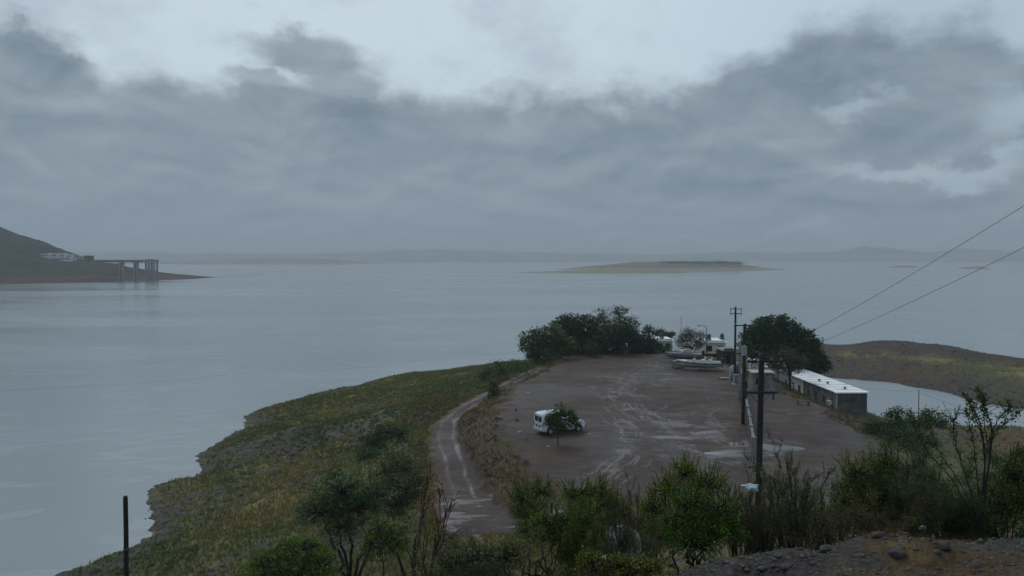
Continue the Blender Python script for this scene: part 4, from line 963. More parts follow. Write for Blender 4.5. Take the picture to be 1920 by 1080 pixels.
# ------------------------------------------------------------------ van
def van():
    g = P(1050, 812, z=0); g = Vector((g.x+.0, g.y+.6, .03))
    g.z = gh(g.x, g.y)
    v = empty('van', g, R(27), 'white passenger van parked behind the small tree on the muddy lot', 'van')
    v.scale = (.93, .93, .95)
    Lh = 2.45; Wd = .93
    # stations along x: (x, zbelt, zroof, half width low, half width belt, half width roof, zbottom)
    st = [(-2.42, 1.15, 1.92, .86, .88, .74, .42), (-2.36, 1.18, 2.02, .91, .93, .80, .34), (-2.0, 1.2, 2.08, .93, .95, .82, .32), (-1.0, 1.2, 2.10, .93, .95, .82, .32), (.3, 1.2, 2.10, .93, .95, .82, .32),
          (.85, 1.2, 2.05, .93, .95, .80, .32), (1.05, 1.19, 1.98, .93, .95, .78, .32), (1.62, 1.16, 1.28, .93, .94, .84, .32), (1.75, 1.12, 1.20, .93, .93, .84, .33), (2.25, .98, 1.06, .92, .91, .80, .34), (2.42, .85, .93, .88, .86, .76, .38), (2.46, .70, .80, .84, .82, .74, .42)]
    def sec(s):
        x, zb, zr, wl, wb, wr, z0 = s
        half = [(wl-.08, z0), (wl, z0+.08), (wb, (z0+zb)/2), (wb, zb), ((wb+wr)/2+.02, zb+(zr-zb)*.55), (wr, zr-.10*(zr-zb)), (wr-.10, zr)]
        return [(x, -y, z) for y, z in half]+[(x, y, z) for y, z in reversed(half)]
    body = MB().loft([sec(s) for s in st]).build('body', M['white_paint'], v, True)
    body.data.polygons.foreach_set('use_smooth', [False]*len(body.data.polygons))
    mod = body.modifiers.new('edge', 'BEVEL'); mod.width = .03; mod.segments = 2; mod.limit_method = 'ANGLE'; mod.angle_limit = R(25)
    def side_y(z, s): return s*(.95-.13*max(0, (z-1.2))/.88*1.0)
    for s in (-1, 1):
        for (x0, x1) in ((-2.1, -1.15), (-1.05, -.15), (-.05, .75)):
            z0, z1 = 1.27, 1.82
            y0, y1 = side_y(z0, s)+.014*s, side_y(z1, s)+.014*s
            MB().add([(x0, y0, z0), (x1, y0, z0), (x1-.04, y1, z1), (x0+.04, y1, z1), (x0, y0-.04*s, z0), (x1, y0-.04*s, z0), (x1-.04, y1-.04*s, z1), (x0+.04, y1-.04*s, z1)],
                     [(0, 1, 2, 3), (4, 7, 6, 5), (0, 4, 5, 1), (1, 5, 6, 2), (2, 6, 7, 3), (3, 7, 4, 0)]).build('window', M['glass'], v)
        x0, x1 = .85, 1.42; y0, y1 = side_y(1.27, s)+.012*s, side_y(1.8, s)+.012*s
        MB().add([(x0, y0, 1.25), (x1+.1, y0, 1.22), (x1-.32, y1, 1.80), (x0, y1, 1.80), (x0, y0-.05*s, 1.25), (x1+.1, y0-.05*s, 1.22), (x1-.32, y1-.05*s, 1.80), (x0, y1-.05*s, 1.80)],
                 [(0, 1, 2, 3), (4, 7, 6, 5), (0, 4, 5, 1), (1, 5, 6, 2), (2, 6, 7, 3), (3, 7, 4, 0)]).build('window', M['glass'], v)
        dr = MB().box(.80, .815, s*.953-.004, s*.953+.004, .45, 1.2).box(1.50, 1.515, s*.953-.004, s*.953+.004, .55, 1.15).build('door', M['black_plastic'], v)
        MB().box(.88, 1.02, s*.965-.012, s*.965+.012, 1.05, 1.09).build('handle', M['metal'], dr)
        MB().bbox(1.38, 1.50, s*1.10-.07, s*1.10+.07, 1.2, 1.42).box(1.41, 1.46, min(s*.93, s*1.04), max(s*.93, s*1.04), 1.24, 1.28).build('mirror', M['black_plastic'], v)
        MB().box(2.44, 2.475, s*.60-.16, s*.60+.16, .66, .80).build('headlight', M['steel_light'], v)
        MB().box(-2.445, -2.40, s*.79-.06, s*.79+.06, .85, 1.12).build('tail_light', M['red_lens'], v)
        # rear door windows and dark lower panels
        MB().box(-2.437, -2.39, min(s*.07, s*.66), max(s*.07, s*.66), 1.26, 1.76).build('rear_window', M['glass'], v)
        MB().box(-2.44, -2.40, min(s*.16, s*.48), max(s*.16, s*.48), .72, .94).build('rear_panel', M['black_plastic'], v)
        for xw in (-1.55, 1.62):
            wh_ = MB().tube([(xw, s*.66, .36), (xw, s*.70, .36), (xw, s*.93, .36), (xw, s*.958, .36)], .36, 20).build('wheel', M['rubber'], v, False)
            MB().tube([(xw, s*.95, .36), (xw, s*.972, .36)], .20, 12).build('rim', M['steel_light'], wh_)
            a_ = [(xw+.46*math.cos(q*math.pi/10), s*.955, .36+.46*math.sin(q*math.pi/10)) for q in range(11)]
            a_ = [(p[0], p[1], max(p[2], .40)) for p in a_]
            MB().add([*a_, *[(p[0], p[1]-s*.1, p[2]) for p in a_]], [tuple(range(11)), tuple(range(21, 10, -1))]+[(k, k+11, k+12, k+1) for k in range(10)]).build('wheel_arch', M['black_plastic'], v)
    MB().add([(1.08, -.70, 1.94), (1.08, .70, 1.94), (1.62, .78, 1.30), (1.62, -.78, 1.30), (1.04, -.70, 1.92), (1.04, .70, 1.92), (1.58, .78, 1.27), (1.58, -.78, 1.27)],
             [(0, 3, 2, 1), (4, 5, 6, 7), (0, 1, 5, 4), (1, 2, 6, 5), (2, 3, 7, 6), (3, 0, 4, 7)]).build('windshield', M['glass'], v)
    MB().bbox(-2.56, -2.425, -.86, .86, .40, .58, .03).build('bumper', M['steel_light'], v)
    MB().bbox(2.47, 2.60, -.86, .86, .38, .56, .03).build('bumper', M['black_plastic'], v)
    MB().box(2.455, 2.48, -.42, .42, .64, .80).build('grille', M['black_plastic'], v)
    MB().box(-2.574, -2.562, -.20, .20, .42, .56).build('license_plate', M['cream'], v)
    MB().box(-2.428, -2.42, -.008, .008, .6, 1.9).build('door_seam', M['black_plastic'], v)
van()

# ------------------------------------------------------------------ boats
def hull_sec(x, w, zk, zc, zg, fl=0):
    h_ = [(0.02, zk), (w*.55, zk+(zc-zk)*.45), (w*.86, zc), (w*.95, (zc+zg)*.5), (w, zg)]
    return [(x, -y, z) for y, z in reversed(h_)]+[(x, y, z) for y, z in h_]
def boat(loc, rz, L, label, hullmat, stripe=True, cover=None, tr_=True, extras=True):
    b = empty('boat', loc, rz, label, 'boat', 'boats on the far side of the lot')
    xs = [0, .08, .25, .45, .62, .76, .87, .95, 1.0]
    ws = [1.05, 1.08, 1.12, 1.12, 1.02, .84, .58, .30, .04]; zk = [.45, .45, .45, .45, .46, .50, .60, .78, 1.02]
    zc = [.72, .72, .72, .74, .78, .85, .95, 1.06, 1.16]; zg = [1.20, 1.20, 1.21, 1.23, 1.27, 1.32, 1.36, 1.39, 1.40]
    S_ = [hull_sec((x-.5)*L, w, a, c_, g_) for x, w, a, c_, g_ in zip(xs, ws, zk, zc, zg)]
    m = MB(); n_ = len(S_[0]); bb = 0
    m.loft(S_, True)
    h = m.build('hull', hullmat, b, True)
    # gunwale rim and stripe follow the hull
    for s in (-1, 1):
        MB().tube([((x-.5)*L, s*(w+.01), g_) for x, w, g_ in zip(xs, ws, zg)], .045, 6).build('gunwale', M['boat_white'] if stripe else M['boat_grey'], b)
        if stripe:
            rings = [[((x-.5)*L, s*(w*1.0+.012), g_-.14), ((x-.5)*L, s*(w*.985+.014), g_-.30), ((x-.5)*L, s*(w*.94), g_-.30), ((x-.5)*L, s*(w*.95), g_-.14)] for x, w, g_ in zip(xs, ws, zg)]
            MB().loft(rings).build('stripe', M['navy'], b)
    # cockpit
    ck = MB(); rg = []
    for x, w, g_ in zip(xs[:6], ws[:6], zg[:6]):
        rg.append([((x-.5)*L+.05, -w*.8, g_+.02), ((x-.5)*L+.05, w*.8, g_+.02), ((x-.5)*L+.05, w*.8, g_-.02), ((x-.5)*L+.05, -w*.8, g_-.02)])
    ck.loft(rg).build('deck', M['boat_grey'], b)
    if extras:
        for sx, sy in ((-.12, -.35), (-.12, .35), (-.27, 0)):
            st = MB().bbox(sx*L-.25, sx*L+.25, sy-.25, sy+.25, 1.24, 1.52, .04).build('seat', M['boat_white'], b)
            MB().bbox(sx*L-.27, sx*L-.15, sy-.24, sy+.24, 1.522, 1.86, .03).build('backrest', M['boat_white'], st)
        MB().bbox(.06*L, .12*L, -.7, .7, 1.24, 1.62, .05).build('console', M['boat_white'], b)
        MB().add([(.11*L, -.75, 1.6), (.11*L, .75, 1.6), (.07*L, .68, 1.95), (.07*L, -.68, 1.95), (.105*L, -.75, 1.6), (.105*L, .75, 1.6), (.065*L, .68, 1.95), (.065*L, -.68, 1.95)],
                 [(0, 1, 2, 3), (7, 6, 5, 4), (0, 4, 5, 1), (1, 5, 6, 2), (2, 6, 7, 3), (3, 7, 4, 0)]).build('windscreen', M['glass'], b)
    mo = MB().bbox(-.5*L-.45, -.5*L-.02, -.2, .2, 1.15, 1.75, .06).build('outboard_motor', M['black_plastic'], b)
    MB().box(-.5*L-.30, -.5*L-.16, -.06, .06, .45, 1.148).build('shaft', M['black_plastic'], mo)
    if cover:
        rg = []
        for f in (0, .2, .5, .8, 1):
            x = (-.28+.5*f)*L; k = .35*math.sin(math.pi*min(1, f+.12))
            rg.append([(x, -1.0, 1.28), (x, -.6, 1.33+k*.8), (x, 0, 1.36+k), (x, .6, 1.33+k*.8), (x, 1.0, 1.28), (x, 0, 1.26)])
        MB().loft(rg).build('cover', cover, b)
    if tr_:
        t_ = empty('boat_trailer', loc, rz, 'dark steel trailer carrying the '+('striped speedboat' if stripe else 'plain grey boat'), 'trailer')
        MB().tube([(-.45*L, -.7, .38), (.25*L, -.7, .38), (.62*L, 0, .42)], .05, 6).tube([(-.45*L, .7, .38), (.25*L, .7, .38), (.62*L, 0, .42)], .05, 6).box(-.3*L, -.3*L+.1, -.8, .8, .33, .43).box(.1*L, .1*L+.1, -.7, .7, .33, .43).build('frame', M['metal'], t_)
        for s in (-1, 1):
            w_ = MB().tube([(-.12*L, s*.86, .30), (-.12*L, s*1.04, .30)], .30, 16).build('wheel', M['rubber'], t_)
            MB().tube([(-.12*L, s*1.03, .30), (-.12*L, s*1.055, .30)], .15, 10).build('rim', M['steel_light'], w_)
            MB().box(-.35*L, .2*L, s*.45-.05, s*.45+.05, .44, .52).build('bunk', M['wood'], t_)
    return b
g = P(1313, 695, z=0); g.z = gh(g.x, g.y)
boat(g+Vector((0, 1.2, 0)), R(168), 6.2, 'white speedboat with a dark blue stripe on the hull, nearest the camera', M['boat_white'])
g = P(1290, 682, z=0); g.z = gh(g.x, g.y)
boat(g+Vector((-.2, 2.6, 0)), R(172), 5.6, 'grey boat under a dull tarpaulin behind the striped speedboat', M['boat_grey'], False, M['tarp'], True, False)
# crates left of the boats
g = P(1272, 690, z=0)
cr = empty('slatted_crate', (g.x, g.y+.4, gh(g.x, g.y)), R(12), 'pale pink slatted crate at the left end of the boats', 'crate')
for k in range(5): MB().box(-.75+k*.31, -.75+k*.31+.24, -.35, -.31, 0.05, 1.0).build('slat', M['pink_wood'], cr)
for k in range(5): MB().box(-.75+k*.31, -.75+k*.31+.24, .31, .35, 0.05, 1.0).build('slat', M['pink_wood'], cr)
MB().box(-.78, .76, -.30, .30, 0.0, .05).box(-.78, .76, -.30, .30, .5, .55).build('shelf', M['rust'], cr)
MB().box(-.78, .76, -.36, .36, 1.002, 1.06).build('top', M['pink_wood'], cr)
g = P(1358, 711, z=0)
pl = empty('pallet', (g.x+.3, g.y, gh(g.x, g.y)), R(8), 'low timber pallet lying before the white board fence', 'pallet')
for k in range(6): MB().box(-.9+k*.3, -.9+k*.3+.2, -.5, .5, .12, .16).build('slat', M['pink_wood'], pl)
MB().box(-.9, .8, -.48, -.38, 0, .118).box(-.9, .8, .38, .48, 0, .118).build('bearer', M['wood'], pl)
g = P(1506, 758, z=0)
gz = gh(g.x, g.y)
bt = empty('bench', (g.x, g.y, gz), R(-8), 'dark low bench in the grass below the long building', 'bench')
MB().box(-.75, .75, -.2, .2, .38, .45).build('seat', M['concrete_dark'], bt)
for s in (-.55, .55): MB().box(s-.08, s+.08, -.18, .18, -.1, .378).build('leg', M['concrete_dark'], bt)

# ------------------------------------------------------------------ dam intake, bridge, buildings on the hill
DD = 830.0
def W_(px, py): return P(px, py, D=DD)
bx0 = W_(183, 489); bx1 = W_(293, 489)
br = empty('bridge', (bx0.x, DD, WATER), 0, 'long flat access bridge leading to the intake tower on the far left shore', 'bridge')
zd = W_(200, 489).z-WATER; zd2 = zd-1.5; Lb = bx1.x-bx0.x
MB().box(0, Lb-9.5, -2.2, 2.2, zd2, zd).build('deck', M['concrete_dark'], br)
for s in (-2.1, 2.1): MB().box(0, Lb-9.5, s-.08, s+.08, zd+.003, zd+1.0).build('railing', M['concrete'], br)
for pxp in (228, 255):
    x = W_(pxp, 489).x-bx0.x; zb = hh(x+bx0.x, DD)-WATER-3
    MB().box(x-1.9, x-.7, -2, 2, zb, zd2-1.0).box(x+.7, x+1.9, -2, 2, zb, zd2-1.0).box(x-2.3, x+2.3, -2.4, 2.4, zd2-1.0, zd2-.003).build('pier', M['concrete'], br)
x = W_(284, 489).x
it = empty('intake_tower', (x, DD, WATER-2), 0, 'tall concrete intake tower standing in the water at the bridge end', 'tower')
zt_ = zd+2
for cx_ in (-4.2, -1.4, 4.2):
    for cy in (-3.5, 3.5):
        MB().box(cx_-.8, cx_+.8, cy-.8, cy+.8, 0, zt_-1.2).build('column', M['concrete'], it)
for k, zz in enumerate((3, 8, 12.5)):
    MB().box(-3.1, 3.1, -4.3, -2.7, zz, zz+1.0).box(-3.1, 3.1, 2.7, 4.3, zz, zz+1.0).build('beam', M['concrete'], it)
MB().box(-5.6, 5.6, -5, 5, zt_-1.198, zt_).build('platform', M['concrete'], it)
MB().box(-4.6, 1.6, -3.6, 3.6, zt_+.003, zt_+1.7).build('cabin', M['concrete'], it)
MB().box(1.9, 5.2, -4.6, -4.5, zt_+.003, zt_+1.2).box(1.9, 5.2, 4.5, 4.6, zt_+.003, zt_+1.2).build('railing', M['metal'], it)
def hillhouse(px0, px1, pyt, pyb, D, label, mt='white_wall', cat='building', nwin=3):
    a = P(px0, pyb, D=D); b = P(px1, pyt, D=D); w = b.x-a.x; h = b.z-a.z
    r = empty('hill_building', (a.x, D, a.z), 0, label, cat, 'pale buildings on the far left hill')
    MB().box(0, w, 0, 6, -2.5, h).build('wall', M[mt], r); MB().box(-.4, w+.4, -.5, 6.5, h+.003, h+.5).build('roof', M['white_roof'] if mt != 'concrete_dark' else M['concrete'], r)
    for k in range(nwin):
        c = w*(k+.5)/nwin; MB().box(c-w/nwin*.28, c+w/nwin*.28, -.12, -.004, h*.25, h*.75).build('window', M['glass'], r)
for i, (a, b, c, d, lb) in enumerate(((77, 92, 477, 481, 'leftmost long white building low on the far hill'), (90, 106, 476, 481, 'white building next to the leftmost one on the far hill'), (104, 120, 476, 482, 'white block in the middle of the row on the far hill'), (110, 132, 483, 488, 'white building in the lower row on the far hill'), (118, 134, 478, 483, 'white building right of the middle in the far hill row'), (128, 140, 483, 487, 'small white building at the right end of the lower row on the far hill'))):
    Dh = hill_D((a+b)/2, d)-2
    hillhouse(a, b, c, d, Dh, lb, nwin=3+i % 2)
hillhouse(149, 156, 480, 487, hill_D(152, 487)-2, 'narrow pale building beside the grey blockhouse at the bridge head', nwin=1)
hillhouse(156, 171, 480, 488, hill_D(163, 488)-2, 'dark grey blockhouse at the land end of the bridge', 'concrete_dark', nwin=2)

# ------------------------------------------------------------------ trees, far to near
T = lobe_tree
T(1010, 690, 128, [(1000, 645, 28, 26, 0), (1030, 632, 32, 20, 0), (1015, 665, 30, 18, -1), (1055, 650, 26, 22, 0)], M['leaf_mid'], 'broad green tree at the left end of the far grove', seed=2, tint=(.85, .9, .9), stems=[(0, 0), (1.2, .4)])
T(1085, 680, 136, [(1060, 612, 30, 22, 0), (1095, 612, 34, 22, 0), (1075, 640, 40, 28, 0), (1110, 645, 34, 26, 0)], M['leaf_dark'], 'dark rounded tree in the middle of the far grove', seed=3, stems=[(0, 0), (-1.3, 0), (1.2, .3)])
T(1150, 675, 140, [(1128, 592, 14, 14, 0), (1160, 590, 18, 16, 0), (1182, 606, 16, 12, 0), (1145, 615, 36, 18, 0)], M['leaf_olive'], 'tallest tree of the far grove with a wispy crown', seed=4, nclump=46, per=18, leaf=.24, tint=(.65, .8, .8), stems=[(0, 0), (1.0, 0)])
T(1160, 672, 134, [(1140, 640, 30, 26, 0), (1175, 640, 32, 26, 0), (1165, 625, 30, 20, 0), (1195, 648, 16, 16, 0)], M['leaf_dark'], 'dense dark tree under the tall wispy one', seed=5, stems=[(0, 0), (-1.5, .3)])
T(1215, 668, 136, [(1216, 626, 9, 14, 0), (1208, 645, 16, 18, 0), (1225, 650, 12, 14, 0)], M['leaf_dark'], 'narrow dark tree at the right end of the far grove', seed=6, trunk_r=.15)
T(1105, 668, 130, [(1108, 652, 11, 10, 0), (1112, 660, 10, 8, 0)], M['leaf_mid'], 'small rounded green tree before the dark grove', seed=61, trunk_r=.12, tint=(.8, .9, .8))
T(1248, 655, 158, [(1236, 626, 14, 9, 0), (1255, 627, 12, 8, 0)], M['leaf_blue'], 'greyish bushy tree behind the left white house', seed=7, tint=(.8, .8, .9))
T(1297, 668, 134, [(1294, 626, 14, 13, 0), (1282, 640, 18, 14, 0), (1312, 636, 15, 13, 0), (1296, 650, 20, 10, -1)], M['leaf_pale'], 'pale feathery tree standing between the two white houses', seed=8, leaf=.2, nclump=55, per=24, tint=(.72, .78, .8), trunk_r=.14)
T(1350, 668, 129, [(1352, 660, 9, 5, 0), (1364, 658, 8, 6, 0)], M['leaf_olive'], 'low dull bush beside the dark shed', name='bush', cat='bush', seed=9, trunk_r=.06, leaf=.2, tint=(.6, .6, .6))
hx = 0
hd_ = T(1232, 664, 138, [(1216, 656, 12, 9, 0), (1234, 655, 14, 9, 0), (1252, 656, 12, 9, 0)], M['leaf_dark'], 'clipped dark hedge before the left white house', name='hedge', cat='hedge', seed=10, trunk_r=.06, leaf=.2, nclump=90, stems=[(-1.2, 0), (0, 0), (1.2, 0)])
T(1455, 702, 121, [(1440, 618, 34, 26, 0), (1478, 628, 30, 26, 0), (1418, 640, 28, 30, 0), (1455, 655, 44, 34, 0), (1505, 640, 30, 26, 0), (1515, 672, 34, 28, 0), (1540, 684, 16, 18, 0), (1470, 602, 14, 10, 0)], M['leaf_dark'], 'huge dark round tree rising behind the long building', seed=11, nclump=70, per=30, leaf=.34, trunk_r=.4, stems=[(0, 0), (2.0, .5)], tint=(.9, 1, .95))
T(1484, 722, 106, [(1470, 672, 28, 18, 0), (1496, 680, 20, 16, 0), (1455, 684, 16, 10, 0), (1480, 690, 26, 10, 0)], M['leaf_olive'], 'smaller olive tree with a thick trunk before the huge dark tree', seed=12, leaf=.18, per=26, nclump=50, trunk_r=.24, tint=(.62, .68, .62))
T(1412, 700, 112, [(1400, 652, 10, 14, 0), (1412, 666, 12, 12, 0)], M['leaf_dark'], 'dark shrub squeezed between the poles and the huge tree', name='bush', cat='bush', seed=13, trunk_r=.1)
# hedge line and shrubs at the left rim
T(935, 722, 112, [(915, 702, 18, 16, 0), (942, 693, 22, 14, 1), (966, 690, 16, 11, 2)], M['leaf_mid'], 'low green thicket along the left rim of the lot', name='bush', cat='bush', seed=14, trunk_r=.08, leaf=.2, nclump=80, stems=[(-1.5, 0), (0, 0), (1.6, .3)], tint=(.7, .85, .8))
T(988, 702, 116, [(988, 688, 12, 12, 0)], M['leaf_mid'], 'small green bush at the foot of the leftmost grove tree', name='bush', cat='bush', seed=15, trunk_r=.06, leaf=.18, nclump=90, tint=(.7, .9, .7))
T(925, 748, 97, [(925, 722, 10, 8, 0), (925, 732, 11, 9, 0)], M['leaf_dark'], 'small dark round tree where the dirt track meets the rim', seed=16, trunk_r=.08, leaf=.18, nclump=110, clump=.5, per=22)
# the small tree by the van
T(1047, 832, 68.3, [(1052, 770, 13, 13, 0), (1036, 780, 12, 13, 0), (1066, 779, 15, 13, 0), (1048, 795, 27, 12, 0), (1079, 790, 9, 8, 0), (1027, 788, 8, 6, 0), (1052, 806, 14, 9, 0)], M['leaf_mid'], 'small leafy tree with a thin trunk hiding the middle of the van', seed=17, trunk_r=.055, leaf=.15, clump=.36, nclump=230, per=18, dens=.85, tint=(.66, .82, .62))
# right, between building and lagoon
T(1658, 830, 74, [(1640, 797, 22, 14, 0), (1685, 784, 24, 20, 0), (1672, 806, 38, 14, 0)], M['leaf_mid'], 'dense green bush below the near end of the long building', name='bush', cat='bush', seed=18, trunk_r=.07, leaf=.16, clump=.5, nclump=120, per=26, tint=(.65, .85, .7))
T(1742, 815, 70, [(1745, 782, 24, 14, 0), (1760, 792, 20, 12, 0), (1722, 795, 20, 14, 0)], M['leaf_mid'], 'green bush at the lagoon edge right of the thin post', name='bush', cat='bush', seed=19, trunk_r=.07, leaf=.16, clump=.5, nclump=120, per=26, tint=(.65, .85, .7))
T(1690, 850, 62, [(1690, 820, 40, 20, 0), (1730, 830, 30, 18, 0)], M['leaf_blue'], 'dull blue green scrub between the lot corner and the lagoon', name='bush', cat='bush', seed=20, trunk_r=.06, leaf=.14, clump=.5, nclump=110, tint=(.6, .65, .6))
# slope shrubs left of the track
def sb(px, base, D, lobes, mat, label, seed, leaf=.13, tint=(.8, .9, .8), **k):
    return T(px, base, D, lobes, M[mat], label, name='bush', cat='bush', seed=seed, trunk_r=.05, leaf=leaf, clump=.45, nclump=140, per=22, tint=tint, **k)
sb(718, 855, 66, [(698, 832, 26, 18, 0), (728, 810, 30, 18, 0), (752, 816, 20, 14, 0), (685, 850, 18, 12, 0)], 'leaf_dark', 'dark green thicket in the middle of the left slope', 21, tint=(1.1, 1.2, 1.2))
sb(690, 862, 60, [(690, 852, 26, 13, 0)], 'leaf_blue', 'grey green bush just below the dark slope thicket', 22)
sb(745, 900, 54, [(745, 866, 24, 20, 0), (722, 888, 28, 20, 0), (768, 882, 22, 22, 0)], 'leaf_olive', 'olive yellow bush left of the dirt track', 23, tint=(.75, .9, .7))
sb(640, 905, 54, [(632, 890, 18, 10, 0)], 'leaf_mid', 'small round green bush on the open left slope', 24, tint=(.6, .8, .6))
sb(735, 975, 46, [(722, 912, 34, 22, 0), (762, 918, 30, 26, 0), (738, 948, 36, 20, 0), (780, 895, 18, 16, 0)], 'leaf_olive', 'broad dull bush between the slope tree and the track', 25, tint=(.6, .72, .55))
sb(600, 830, 84, [(598, 822, 12, 5, 0)], 'leaf_olive', 'tiny dry bush high on the open slope', 26)
sb(385, 893, 92, [(345+42, 888, 5, 5, 0)], 'leaf_blue', 'tiny shrub standing in the water by the shore notch', 27, stems=[(0, 0)])
T(655, 1065, 41, [(640, 922, 54, 30, 0), (595, 962, 40, 24, 0), (672, 955, 50, 28, 0), (625, 945, 48, 28, .5), (706, 930, 24, 22, 0), (645, 985, 40, 18, -.3)], M['leaf_blue'], 'blue green tree with several dark crooked stems on the slope', seed=28, leaf=.11, clump=.42, nclump=150, per=26, trunk_r=.10, stems=[(0, 0), (-.7, .1), (.5, .2), (-.3, -.3), (.8, -.1)], barkmat=M['twig'], tint=(.95, 1.12, .85), dens=.85, sprigs=90, sprig_len=.6)
T(560, 1100, 36, [(560, 1028, 52, 26, 0), (515, 1055, 50, 30, 0), (600, 1060, 42, 30, 0), (560, 1075, 50, 24, 0), (480, 1080, 36, 22, 0)], M['leaf_mesquite'], 'bright green spreading bush at the bottom left of the slope', name='bush', cat='bush', seed=29, leaf=.10, clump=.36, nclump=190, per=26, trunk_r=.06, tint=(1.0, 1.35, .7))
T(715, 1075, 38, [(712, 990, 28, 24, 0), (740, 1015, 30, 30, 0), (695, 1025, 24, 24, 0)], M['leaf_mesquite'], 'lime tinged bush between the stemmed tree and the bare tree', name='bush', cat='bush', seed=30, leaf=.10, clump=.36, nclump=160, per=24, trunk_r=.06, tint=(.95, 1.1, .55))

# ------------------------------------------------------------------ near brush
PC = make_bush(103, 16, .6, 1.6, .034, 2, .034, M['leaf_olive'], .03, M['twig'], rmin=.007, spread=.55, wig=.12, up=[.05, .06, .05, .03])
PD = make_bush(104, 12, .65, 1.5, .028, 10, .036, M['leaf_blue'], .05, wig=.2, spread=.95)
PE = make_bush(105, 11, .8, 1.3, .018, 3, .03, M['leaf_olive'], .04, M['twig'], wig=.24, spread=1.0)
g1 = 'green feathery bushes on the near hillside'; g2 = 'bare twiggy shrubs on the near hillside'; g3 = 'dark scrubby bushes on the near hillside'
bush(PC, 1495, 830, 160, 18, 'tall bare twiggy shrub right of the nearest pole', .4, name='shrub', cat='shrub', group=g2, tint=(1, 1.2, .8))
bush(PC, 1435, 900, 90, 17.0, 'thin grey shrub at the foot of the nearest pole', 2.4, name='shrub', cat='shrub', group=g2)
bush(PC, 1550, 885, 110, 19.5, 'bare shrub between the tall twiggy one and the dark brush', 3.9, name='shrub', cat='shrub', group=g2)
bush(PD, 1440, 955, 110, 20, 'dark low bush behind the bare shrubs', 1.0, group=g3, tint=(.5, .55, .5))
bush(PD, 1715, 838, 230, 17.5, 'dark bush in the middle of the right hand brush', .2, group=g3, tint=(.8, .85, .55))
bush(PE, 1705, 905, 150, 15.5, 'reddish brown dry scrub before the dark brush', .7, name='shrub', cat='shrub', group=g2, tint=(.9, .6, .5))
bush(PD, 1790, 880, 220, 15.5, 'dark bush left of the tall rod stemmed shrub', 2.1, group=g3, tint=(.72, .8, .5))
bush(PD, 1880, 830, 230, 16.5, 'dark bush behind the tall rod stemmed shrub at the right edge', 3.6, group=g3, tint=(.75, .85, .55))
bush(PE, 880, 985, 200, 19, 'brown leafless brush below the end of the dirt track', 0, name='shrub', cat='shrub', group=g2, tint=(.9, .8, .7))
bush(PE, 960, 1010, 170, 16, 'brown dry brush at the bottom edge left of the rocks', 2.6, name='shrub', cat='shrub', group=g2, tint=(.9, .85, .7))
bush(PC, 830, 1010, 120, 20, 'thin dry shrub beside the bare dark tree', 4.4, name='shrub', cat='shrub', group=g2)
bush(PE, 1185, 990, 110, 15, 'tangle of dark dry twigs just below the pale rock', 1.5, name='shrub', cat='shrub', group=g2, tint=(.7, .6, .5))
bush(PD, 900, 1045, 180, 15, 'dark low bush at the bottom left of the near brush', 5.2, group=g3, tint=(.7, .75, .5))
# lime green herb in the middle of the bushes
bush(PC, 1215, 895, 90, 20.5, 'sparse twiggy shrub behind the tallest green bush', 1.1, name='shrub', cat='shrub', group=g2, tint=(1, 1.1, .7))
bush(PC, 1385, 880, 80, 18.5, 'thin twiggy shrub between the tall green bush and the pole', 5.0, name='shrub', cat='shrub', group=g2, tint=(1, 1.1, .7))
bush(PC, 1720, 815, 120, 18.0, 'sparse tall shrub poking above the dark right hand brush', 2.9, name='shrub', cat='shrub', group=g2, tint=(.8, .95, .6))
bush(PC, 1165, 925, 90, 16.6, 'grey twigs in front of the pale rock', .2, name='shrub', cat='shrub', group=g2)
bush(PE, 1590, 950, 120, 16, 'dry scrub at the left flank of the right hand brush', 4.1, name='shrub', cat='shrub', group=g2, tint=(.8, .75, .5))
def gb_(px, base, D, lobes, mat, label, seed, tint, dens=1.0, **k):
    n = len(lobes); st = [(rng_st.uniform(-.35, .35), rng_st.uniform(-.2, .2)) for _ in range(5)]
    return T(px, base, D, lobes, M[mat], label, name='bush', cat='bush', group=k.pop('grp', g1), seed=seed, trunk_r=.032, leaf=.047, clump=.17, per=24, dens=dens, stems=st, barkmat=M['twig'], tint=tint, sprigs=int(26*n), sprig_len=k.pop('sl', .35))
rng_st = np.random.default_rng(77)
gb_(1000, 990, 23, [(978, 938, 27, 26, 0), (1012, 930, 30, 22, .2), (995, 965, 40, 26, -.2), (1000, 992, 40, 24, -.2)], 'leaf_mesquite', 'dark green bush at the left of the near brush, beside the track', 201, (1.15, 1.3, .85))
gb_(1110, 990, 21, [(1082, 930, 34, 22, 0), (1130, 928, 36, 22, 0), (1105, 955, 52, 30, -.3), (1155, 960, 28, 24, 0), (1105, 985, 50, 24, -.2)], 'leaf_mesquite', 'wide green bush below the van, left of the pale rock', 202, (1.45, 1.5, .85))
gb_(1050, 1030, 18, [(1030, 985, 40, 30, 0), (1080, 985, 44, 28, 0), (1050, 1010, 56, 28, 0)], 'leaf_mesquite', 'green bush in front of the wide one, lower centre of the brush', 203, (1.0, 1.2, .6))
gb_(1295, 1000, 19, [(1285, 890, 34, 26, 0), (1250, 925, 36, 30, .1), (1325, 915, 40, 30, 0), (1285, 940, 50, 34, -.3), (1225, 960, 26, 26, 0), (1290, 985, 56, 28, -.2), (1235, 1000, 34, 26, -.2)], 'leaf_mesquite', 'tallest bright green bush left of the nearest pole', 204, (1.6, 1.55, .7))
gb_(1330, 1020, 16.5, [(1300, 955, 46, 34, 0), (1350, 960, 40, 30, 0), (1270, 985, 40, 32, 0), (1325, 990, 44, 26, -.2), (1300, 1015, 50, 24, -.3), (1365, 1000, 34, 22, 0)], 'leaf_mesquite', 'deep green bush just under the snagged bag', 205, (.75, 1.25, .5))
